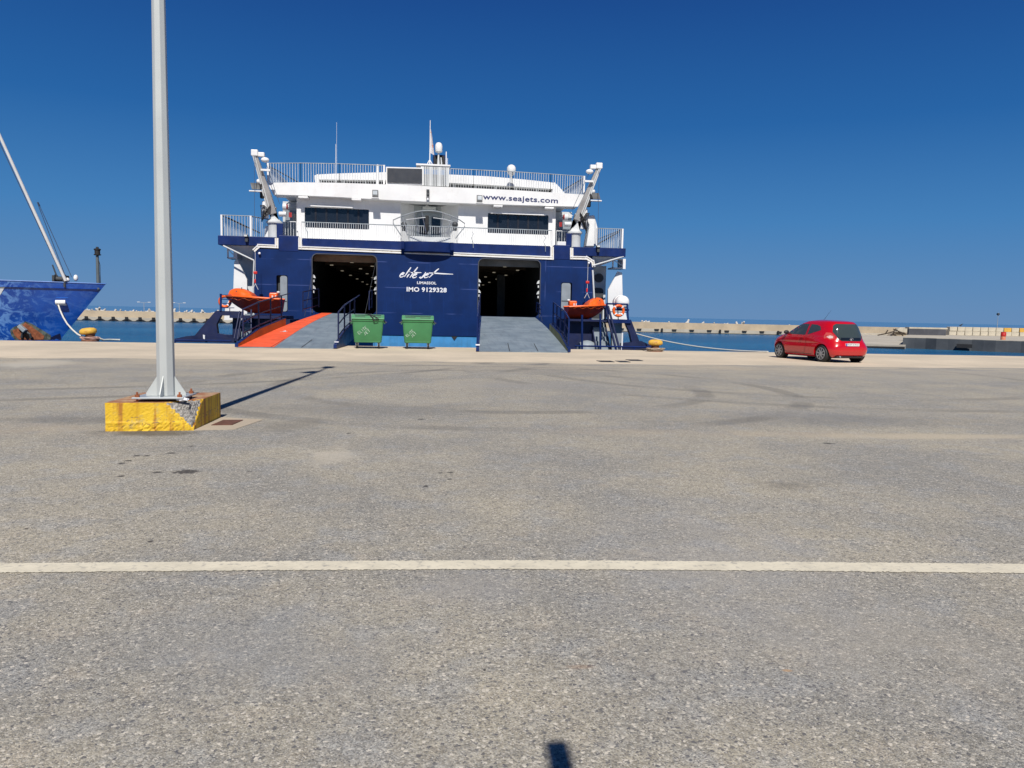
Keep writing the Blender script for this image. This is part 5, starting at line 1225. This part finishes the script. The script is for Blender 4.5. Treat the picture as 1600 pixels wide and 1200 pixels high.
# left
m = MB(); m.box(X(392, 500, 42), oL[0]-.75, 41.0, YS-.01, -2.5, .95); m.build('stern_sponson', NAVYD, ferry)
m = MB(); m.box(X(366, 490, 41), X(444, 490, 41), 40.0, YS-.01, .98, 1.12); m.build('boat_platform', NAVYD, ferry)
m = MB(); m.box(X(930, 500, 42)-1.75, X(930, 500, 42), 41.0, YS-.01, -2.5, 1.15); m.build('stern_sponson', NAVYD, ferry)
m = MB(); m.box(X(886, 492, 41), X(944, 492, 41), 40.4, YS-.01, 1.16, 1.27); m.build('boat_platform', NAVYD, ferry)
a = Pp(919, 538, 40.3); m = MB(); m.lathe((a.x, 40.6, -1.2), [(.01, 0), (.55, 0), (.55, 1.0), (.45, 1.2), (.2, 1.32), (.01, 1.35)], 20); m.build('grey_fender', GREY, ferry, smooth=50)
fr_ = plate('fender_frame', [(337, 485.5), (376, 486.5), (374, 493), (363.5, 493), (345, 493), (338, 507), (340, 521), (352, 523), (362, 523), (364, 532), (300, 529)], YP, .35, NAVYD)
plate('fender_frame', [(363.5, 493), (374.5, 492), (371, 533), (363, 532)], YP+.005, .3, NAVYD)
plate('fender_beam', [(272, 529.5), (290, 525.5), (318, 523), (366, 529), (366, 536), (275, 534.5)], YP-.05, .55, NAVYD)
fr_ = plate('fender_frame', [(977, 500), (986, 499.5), (1001, 538), (988, 538), (984, 520), (979, 508)], YP, .35, NAVYD)
plate('fender_beam', [(972, 536.5), (1003, 533), (1020, 541), (1018, 548), (972, 547)], YP-.05, .55, NAVYD)
plate('support_column', [(956, 505), (972, 505), (972, 548), (956, 548)], YP+.4, .3, GREY)
plate('upper_landing', [(953, 498.5), (986, 499.5), (986, 505), (955, 505)], YP-.1, 2.5, NAVYP)
m = MB()
for a, b in (((980, 475), (981.5, 501)), ((948, 474), (951, 500)), ((948, 474.5), (981, 475.5)), ((951, 487), (981, 488)), ((965, 475), (966, 500))): m.tube(Pp(*a), Pp(*b), .05 if a[0] in (980, 948) else .025, 8)
m.build('landing_railing', NAVYP, ferry)
m = MB()
for a, b in (((345, 459), (345, 486)), ((345, 461), (362, 461)), ((345, 467.5), (362, 468)), ((345, 474), (362, 474)), ((345, 481), (366, 481)), ((359, 481), (359, 487))): m.tube(Pp(*a), Pp(*b), .055 if a[0] == b[0] == 345 else .02, 8)
m.build('landing_railing', NAVYP, ferry)
# stairs: grey treads between navy stringers, climbing away from the quay
def stairs(pl_, pr_, ztop, zbot, y0, y1, n_, parent=ferry):
    m = MB()
    for i in range(n_):
        t_ = i/(n_-1); z_ = zbot+(ztop-zbot)*t_; y_ = y0+(y1-y0)*t_; xo = 0
        m.box(pl_, pr_, y_, y_+.24, z_-.035, z_); m.box(pl_, pr_, y_+.20, y_+.22, z_-.0, z_+(ztop-zbot)/(n_-1)-.036)
    m.build('stair_tread', GREY, parent)
    for x_ in (pl_-.05, pr_+.05): MB().bar((x_, y0-.1, zbot-.05), (x_, y1+.2, ztop+.05), .05, .22).build('stair_stringer', NAVYD, parent)
stairs(X(931, 520, 40.3), X(950, 520, 40.3), 1.1, -1.1, 39.2, 41.2, 10)
stairs(X(377, 520, 40.4), X(391, 520, 40.4), 1.0, -.9, 39.4, 41.0, 9)
m = MB()
for a, b in (((945, 478), (963, 548)), ((950, 478), (968, 546)), ((945.5, 500), (945.5, 480))): m.tube(Pp(*a, 39.6), Pp(*b, 39.2), .06, 8)
m.build('stair_rail', NAVYD, ferry)
m = MB()
for a, b in (((378, 487), (371, 530)), ((374.5, 486), (366, 529)), ((378, 494), (390, 505)), ((372, 512), (391, 500)), ((392.5, 484), (392.5, 522))): m.tube(Pp(*a, 39.8), Pp(*b, 39.4), .035, 8)
m.build('stair_rail', NAVYD, ferry)
m = MB(); m.tube(Pp(898, 540.5, 38), Pp(1016, 542.5, 38), .045, 8)
for px in (909.5, 938): m.tube(Pp(px, 492 if px < 920 else 490, 39.5), Pp(px, 549, 39.5), .055, 8)
for px in (991, 972.5, 962): m.tube(Pp(px, 541.5, 38), Pp(px, 550, 38), .03, 8)
m.build('platform_rail', NAVYP, ferry)
m = MB(); m.tube(Pp(275, 531.5, 39), Pp(362, 532.5, 39), .04, 8); m.tube(Pp(273, 531.5, 39), Pp(273, 538, 39), .05, 8); m.build('platform_rail', NAVYP, ferry)
m = MB(); m.tube(Pp(972.5, 520, 39.8), Pp(971.5, 548, 39.8), .045, 8); m.build('white_pipe', WHITE, ferry)
plate('white_bracket', [(317, 523), (320, 524), (320, 530), (317.5, 529)], YP-.4, .1, WHITE)

# ================================================================== RESCUE BOATS, RAFT, LIFEBUOYS
def rescue_boat(px0, px1, pyk, pys, pyt, s_, Y, lab, hl=1.0):
    """s_=-1 bow to the left; px0 bow, px1 stern"""
    a, b = S(px0, pys, Y), S(px1, pys+2, Y); L_ = abs(b.x-a.x); sheer = a.z; keel = S((px0+px1)/2, pyk, Y).z; D_ = sheer-keel
    r_ = empty('rescue_boat', ((a.x+b.x)/2, Y, keel), lab, 'rescue boat', 'orange rescue boats hanging at the ferry stern')
    rings = []; top = []
    for i in range(17):
        t_ = i/16; x_ = a.x-s_*L_*t_ if s_ > 0 else a.x+L_*t_
        hb = .88*min(1, (1-(1-min(1, t_*1.6+.0))**2.2))*(1 if t_ < .7 else 1-.1*(t_-.7)/.3)+.02
        kz = keel+D_*.92*(1-min(1, t_*2.0))**1.7; sz = sheer-.10*t_+.03*(1-t_)
        ring = []
        for q in range(11):
            f_ = -1+2*q/10; y_ = f_*hb; z_ = kz+(sz-kz)*(abs(f_)**1.25)
            ring.append(Vector((x_, Y+y_, z_)))
        rings.append(ring+[Vector((x_, Y+hb*.9, sz+.03)), Vector((x_, Y-hb*.9, sz+.03))]); top.append((x_, hb, sz))
    m = MB(); m.loft(rings); m.build('hull', ORANGE_SHADE, r_, smooth=50)
    m = MB()
    for sg in (-1, 1): m.path([(x_, Y+sg*(h_+.01), z_+.02) for x_, h_, z_ in top], .055, 8)
    m.build('gunwale', ORANGE, r_, smooth=60)
    zt = S((px0+px1)/2, pyt, Y).z; rings = []
    for i in range(11):
        t_ = .02+.50*i/10; x_ = a.x+(-s_)*L_*t_; j = min(16, int(t_*16)); hb = top[j][1]*.92; sz = sheer
        hgt = (zt-sz)*math.sin(PI*min(1, (i/10)**.75))**.55+.02 if 0 < i < 10 else .02
        rings.append([Vector((x_, Y+hb*math.cos(PI*q/10), sz+.02+hgt*math.sin(PI*q/10)**.8)) for q in range(11)])
    m = MB(); m.loft(rings); m.build('canopy', ORANGE, r_, smooth=60)
    m = MB(); xs2 = a.x-s_*L_*.86; m.cb((xs2, Y-.1, sheer+.12), .42, .5, .26); m.build('outboard_cover', ORANGE, r_, bevel=.06)
    m = MB(); m.cb((xs2+s_*.02, Y-.45, sheer-.02), .07, .05, .26); m.cb((xs2+.14, Y-.45, sheer+.02), .05, .05, .2); m.sphere((xs2-s_*.2, Y, sheer+.28), .09, .09, .07); m.build('strap', OFFW, r_)
    m = MB(); m.path([(a.x-s_*L_*t_, Y-top[min(16, int(t_*16))][1]-.07, sheer-.12-.05*math.sin(t_*30)) for t_ in [.06+.035*i for i in range(25)]], .006, 5); m.build('grab_line', ORANGE, r_)
    m = MB(); m.tube((a.x-s_*L_*.3, Y-.3, zt-.03), (a.x-s_*L_*.3, Y-.3, zt+.08), .02, 6); m.cb((a.x-s_*L_*.24, Y-.72, zt-.14), .06, .04, .05); m.build('fitting', DGREY, r_)
    return r_
rescue_boat(353.5, 441, 489.5, 463.5, 452, -1, 41.4, 'orange rescue boat with bow to the left, hanging above the left ramp rail')
rescue_boat(946.5, 885, 499, 478.5, 465.5, 1, 41.8, 'orange rescue boat with bow to the right, hanging beside the right ramp')
def lifebuoy(px, py, Y, R_, lab):
    c = S(px, py, Y); r_ = empty('lifebuoy', c, lab, 'lifebuoy', 'orange lifebuoys on the ferry stern rails')
    MB().torus(c, R_, .075).build('ring', ORANGE, r_, smooth=60)
    for a_ in (45, 135, 225, 315):
        d = Vector((math.cos(math.radians(a_)), 0, math.sin(math.radians(a_)))); m = MB(); t_ = Vector((-d.z, 0, d.x))
        m.lathe((0, 0, 0), [(.081, -.03), (.083, -.03), (.083, .03), (.081, .03)], 12); rot = Vector((0, 0, 1)).rotation_difference(t_).to_matrix().to_4x4(); m.xf(Matrix.Translation(c+d*R_) @ rot); m.build('band', LETW, r_)
lifebuoy(351.5, 471, 41.9, .27, 'orange lifebuoy half hidden by the bow of the left rescue boat')
lifebuoy(966.5, 485.5, 40.3, .27, 'orange lifebuoy on the navy rail beside the right stairs')
c = S(970, 472.5, 41.4); r_ = empty('life_raft_canister', c, 'round white life raft canister end above the right lifebuoy', 'life raft')
m = MB(); m.lathe(c, [(.01, -.62), (.2, -.60), (.33, -.52), (.37, -.4), (.37, -.02), (.40, -.02), (.40, .04), (.37, .04), (.37, .4), (.33, .52), (.01, .6)], 26, 'y'); m.build('shell', WHITE2, r_, smooth=40)
m = MB(); m.box(c.x-.4, c.x+.4, c.y-.3, c.y-.22, c.z-.46, c.z-.36); m.box(c.x-.4, c.x+.4, c.y+.22, c.y+.3, c.z-.46, c.z-.36); m.build('cradle', NAVYP, r_)
# breast rope from the ferry to the quay behind the car
a = S(984, 518.5, 41.5); b = G(1200, 549.5, .04)
rope('mooring_rope', [a, b], .035, ROPE, 'long pale rope running from the ferry stern down to the quay behind the red car', sag=.25, n=20)
a = gr+Vector((-.3, -.1, .03)); b = S(975, 546.5, 38.5)
rope('mooring_rope', [b, gr+Vector((-.35, 0, .12))], .03, ROPED, 'dark rope stretched from the right ferry stern rail to the yellow bollard', sag=.06, n=10)

# ================================================================== RED CAR
def car():
    L_ = 3.405
    zs_ = [.17, .20, .26, .35, .5, .63, .72, .80, .87, .93, 1.0, 1.1, 1.2, 1.3, 1.37, 1.42, 1.45, 1.465]
    tr_ = [(.17, .16), (.26, .05), (.40, .005), (.55, 0), (.64, .03), (.72, .075), (.87, .10), (1.0, .155), (1.2, .235), (1.33, .31), (1.40, .40), (1.44, .62), (1.465, 1.05)]
    tf_ = [(.17, 3.22), (.26, 3.33), (.40, 3.39), (.55, 3.40), (.68, 3.37), (.78, 3.25), (.87, 3.02), (.93, 2.76), (1.0, 2.60), (1.2, 2.24), (1.33, 1.98), (1.40, 1.80), (1.44, 1.58), (1.465, 1.35)]
    tw_ = [(.17, .70), (.22, .765), (.35, .795), (.5, .807), (.65, .807), (.8, .80), (.90, .785), (1.0, .75), (1.2, .675), (1.33, .60), (1.40, .53), (1.44, .42), (1.465, .25)]
    xr_, xf_, hw_ = (lambda z: interp(tr_, z)), (lambda z: interp(tf_, z)), (lambda z: interp(tw_, z))
    def n_of(z, front): return ((6.5-1.6*min(1, max(0, (z-.5)/.3))) if z < .9 else 5.0) if front else (6.5-3.2*min(1, max(0, (z-.45)/.4)))
    def ysurf(x, z):
        a, b = xr_(z), xf_(z); cx = (a+b)/2; h = (b-a)/2; u = min(1, abs(x-cx)/h); n = n_of(z, x > cx)
        bel = 1-.018*math.exp(-((z-.62)/.05)**2)
        return hw_(z)*bel*max(0, 1-u**n)**(1/n)
    def xrear(y, z):
        a, b = xr_(z), xf_(z); cx = (a+b)/2; h = (b-a)/2; n = n_of(z, False); return cx-h*max(0, 1-min(1, abs(y)/hw_(z))**n)**(1/n)
    def xfront(y, z):
        a, b = xr_(z), xf_(z); cx = (a+b)/2; h = (b-a)/2; n = n_of(z, True); return cx+h*max(0, 1-min(1, abs(y)/hw_(z))**n)**(1/n)
    r_ = empty('parked_car', (0, 0, 0), 'small red hatchback parked on the quay edge with its rear to the viewer', 'car')
    zz = []
    for a, b in zip(zs_, zs_[1:]):
        for q in range(3 if b-a > .04 else 1): zz.append(a+(b-a)*q/(3 if b-a > .04 else 1))
    zz.append(zs_[-1]); rings = []
    NN = 96
    for z in zz:
        a, b = xr_(z), xf_(z); cx = (a+b)/2; h = (b-a)/2; ring = []
        for i in range(NN):
            t_ = 2*PI*i/NN; c_, s_ = math.cos(t_), math.sin(t_)
            n = n_of(z, c_ > 0); k_ = (abs(c_)**n+abs(s_)**n)**(-1/n); bel = 1-.018*math.exp(-((z-.62)/.05)**2)
            ring.append(Vector((cx+h*c_*k_, hw_(z)*s_*k_*bel, z)))
        rings.append(ring)
    body = MB().loft(rings).build('body', RED, r_)
    cs_ = []
    for x_ in (.57, 2.86):
        for sg in (-1, 1):
            m = MB(); m.lathe((x_, sg*.78, .285), [(.01, -.20), (.345, -.20), (.345, .2), (.01, .2)], 40, 'y'); cs_.append(m.build('cutter', RED))
    cut(body, cs_)
    for p in body.data.polygons: p.use_smooth = True
    body.data.set_sharp_from_angle(angle=math.radians(32))
    m = MB(); m.box(.3, 3.2, -.62, .62, .14, .30); m.build('underbody', BLACK, r_)
    GL = mat('car_glass', (.045, .06, .058), .04, var=.1, spec=.9); TR = mat('car_trim', (.012, .012, .013), .5)
    for sg in (-1, 1):
        f = lambda x, z, o=.006: Vector((x, sg*(ysurf(x, z)+o), z))
        patch([(1.40, .915), (1.40, 1.30), (1.62, 1.31), (1.84, 1.29), (2.1, 1.2), (2.50, .965), (2.50, .925)], f, .08).build('side_window', GL, r_, smooth=40)
        patch([(.72, 1.10), (1.30, .925), (1.30, 1.30), (1.0, 1.285), (.80, 1.23)], f, .08).build('quarter_window', GL, r_, smooth=40)
        g = lambda x, z, o=.003: Vector((x, sg*(ysurf(x, z)+o), z))
        def seam(pts, w_=.010):
            mb = MB()
            for a, b in zip(pts, pts[1:]):
                n_ = max(2, int(math.hypot(b[0]-a[0], b[1]-a[1])/.06)); Q = [(a[0]+(b[0]-a[0])*i/n_, a[1]+(b[1]-a[1])*i/n_) for i in range(n_+1)]
                d = Vector((b[0]-a[0], b[1]-a[1])).normalized(); nx_, nz_ = -d.y*w_/2, d.x*w_/2
                vs = []
                for q in Q: vs += [g(q[0]+nx_, q[1]+nz_), g(q[0]-nx_, q[1]-nz_)]
                mb.add(vs, [(2*i, 2*i+1, 2*i+3, 2*i+2) for i in range(n_)])
            return mb
        seam([(1.34, 1.35), (1.34, .55), (1.42, .28), (2.5, .28), (2.56, .5), (2.56, .90)]).build('door_seam', TR, r_)
        seam([(1.05, .245), (2.45, .235)], .02).build('sill_trim', TR, r_)
        m = MB(); q = g(1.52, .83); m.bar(q+Vector((-.07, sg*.02, 0)), q+Vector((.08, sg*.02, 0)), .03, .028); m.build('door_handle', RED, r_, bevel=.008)
        m = MB(); q = g(2.42, .96); m.sphere(q+Vector((0, sg*.10, .02)), .06, .10, .075); m.bar(q+Vector((0, 0, -.02)), q+Vector((0, sg*.06, 0)), .04, .03); m.build('wing_mirror', TR, r_, smooth=60)
        rf = lambda y, z, o=.007: Vector((xrear(y, z)-o, y, z))
        patch([(sg*.585, 1.02), (sg*.52, .90), (sg*.55, .82), (sg*.64, .78), (sg*.72, .82), (sg*.70, .93), (sg*.655, 1.03)], rf, .05).build('tail_light', TAIL, r_, smooth=40)
        patch([(sg*.565, .90), (sg*.575, .84), (sg*.65, .82), (sg*.68, .88), (sg*.62, .93)], lambda y, z: rf(y, z, .012), .05).build('tail_light_lens', TAILC, r_, smooth=40)
    rf = lambda y, z, o=.006: Vector((xrear(y, z)-o, y, z))
    patch([(-.44, .80), (-.36, .745), (.36, .745), (.44, .80), (.55, 1.05), (.49, 1.26), (.40, 1.33), (-.40, 1.33), (-.49, 1.26), (-.55, 1.05)], rf, .07).build('rear_window', GL, r_, smooth=40)
    patch([(-.38, .765), (.38, .765), (.42, .86), (-.42, .86)], lambda y, z: rf(y, z, .009), .07).build('hatch_black_panel', mat('black_gloss', (.01, .012, .014), .12, spec=.8), r_, smooth=40)
    ff = lambda y, z, o=.006: Vector((xfront(y, z)+o, y, z))
    patch([(-.68, .955), (.68, .955), (.56, 1.33), (-.56, 1.33)], ff, .08).build('windscreen', GL, r_, smooth=40)
    for sg in (-1, 1): patch([(sg*.42, .70), (sg*.42, .60), (sg*.68, .62), (sg*.70, .74), (sg*.58, .78)], ff, .05).build('headlight', TAILC, r_, smooth=40)
    patch([(-.45, .30), (.45, .30), (.40, .46), (-.40, .46)], ff, .08).build('front_grille', TR, r_)
    # number plate
    x_ = xrear(0, .615)-.02; pl2 = MB().box(x_-.012, x_+.04, -.26, .26, .575, .665).build('number_plate', mat('plate_white', (.75, .76, .74), .4, var=.03), r_, bevel=.004)
    MB().box(x_-.015, x_-.0125, .215, .258, .578, .662).build('plate_band', mat('plate_blue', (.01, .03, .4), .4), pl2)
    m = MB(); PK = mat('plate_ink', (.03, .03, .035), .5)
    for q, (w_, gaps) in enumerate(((.032, 1), (.028, 0), (.032, 1), (.03, 0), (.03, 1), (.028, 1), (.012, 0))):
        y_ = .17-q*.062-(.02 if q > 2 else 0); m.box(x_-.0145, x_-.0125, y_-w_/2, y_-w_/2+.009, .592, .65); m.box(x_-.0145, x_-.0125, y_-w_/2+.0095, y_+w_/2, .64, .65)
        if gaps: m.box(x_-.0145, x_-.0125, y_-w_/2+.0095, y_+w_/2-.004, .617, .625)
        m.box(x_-.0145, x_-.0125, y_+w_/2-.009, y_+w_/2, .595 if q % 2 else .626, .639)
    m.build('plate_mark', PK, pl2)
    # emblem: crossed chrome ovals
    x_ = xrear(0, .81)-.02; m = MB(); m.torus((0, 0, 0), .062, .009, n=24, m=6); m.v = [Vector((x_+p.y, p.x, .815+p.z*.68)) for p in m.v]; e1 = MB(); e1.torus((0, 0, 0), .036, .007, n=20, m=6); e1.v = [Vector((x_+p.y, p.x*1.1, .835+p.z*.4)) for p in e1.v]; m.add(e1.v, e1.f); e2 = MB(); e2.torus((0, 0, 0), .022, .007, n=16, m=6); e2.v = [Vector((x_+p.y, p.x*.8, .812+p.z*1.4)) for p in e2.v]; m.add(e2.v, e2.f); m.build('emblem', CHROME, r_)
    m = MB(); m.path([(xrear(0, .70)-.02, -.12, .70), (xrear(0, .70)-.03, 0, .705), (xrear(0, .70)-.02, .12, .70)], .012, 6); m.build('hatch_handle', RED, r_)
    m = MB(); m.box(.05, .25, -.55, .55, .16, .22); m.build('bumper_lower', TR, r_, bevel=.03)
    m = MB(); m.tube((.04, .42, .2), (.3, .42, .2), .025, 10); m.build('exhaust', STEEL, r_)
    m = MB(); m.tube((1.5, 0, 1.46), (1.15, 0, 1.80), .006, 5, .003); m.build('aerial', BLACK, r_)
    m = MB(); m.path([(.22, -.30, 1.02), (.16, 0, .985), (.19, .1, .99)], .012, 5); m.build('rear_wiper', BLACK, r_)
    for x_ in (.57, 2.86):
        for sg in (-1, 1):
            m = MB(); m.lathe((x_, sg*.69, .285), [(.20, -.085), (.268, -.085), (.285, -.06), (.285, .06), (.268, .085), (.20, .085)], 36, 'y'); w_ = m.build('wheel', BLACK, r_, smooth=40)
            m = MB(); yy = sg*.772; m.lathe((x_, yy, .285), [(.19, -.02), (.21, -.01), (.21, .012), (.19, .012), (.185, -.03)], 36, 'y')
            for q in range(8):
                a_ = 2*PI*q/8+.2; m.bar((x_+.03*math.cos(a_), yy, .285+.03*math.sin(a_)), (x_+.195*math.cos(a_), yy-sg*.004, .285+.195*math.sin(a_)), .022, .042)
            m.lathe((x_, yy, .285), [(.01, -.015), (.045, -.015), (.045, .015), (.01, .015)], 16, 'y'); m.build('rim', ALLOY, w_)
            m = MB(); m.lathe((x_, sg*.73, .285), [(.01, -.02), (.19, -.02), (.19, .0), (.01, .0)], 24, 'y'); m.build('brake_disc', DGREY, w_)
            m = MB(); m.lathe((x_, sg*.60, .285), [(.01, -.015), (.34, -.015), (.34, .0), (.01, .0)], 30, 'y'); m.build('wheel_well', BLACK, r_)
    return r_
cr = car()
# rear-left body corner measured on the ground, heading 9 degrees left of the quay normal
ang = math.radians(9.0); hd = Vector((-math.sin(ang), math.cos(ang), 0)); rt = Vector((math.cos(ang), math.sin(ang), 0))
rl_ = R0*11.17+FH*26.8
pos = rl_+rt*.80
cr.scale = (1.07, 1.07, 1.02); cr.location = (pos.x, pos.y, .004); cr.rotation_euler.z = math.atan2(hd.y, hd.x)
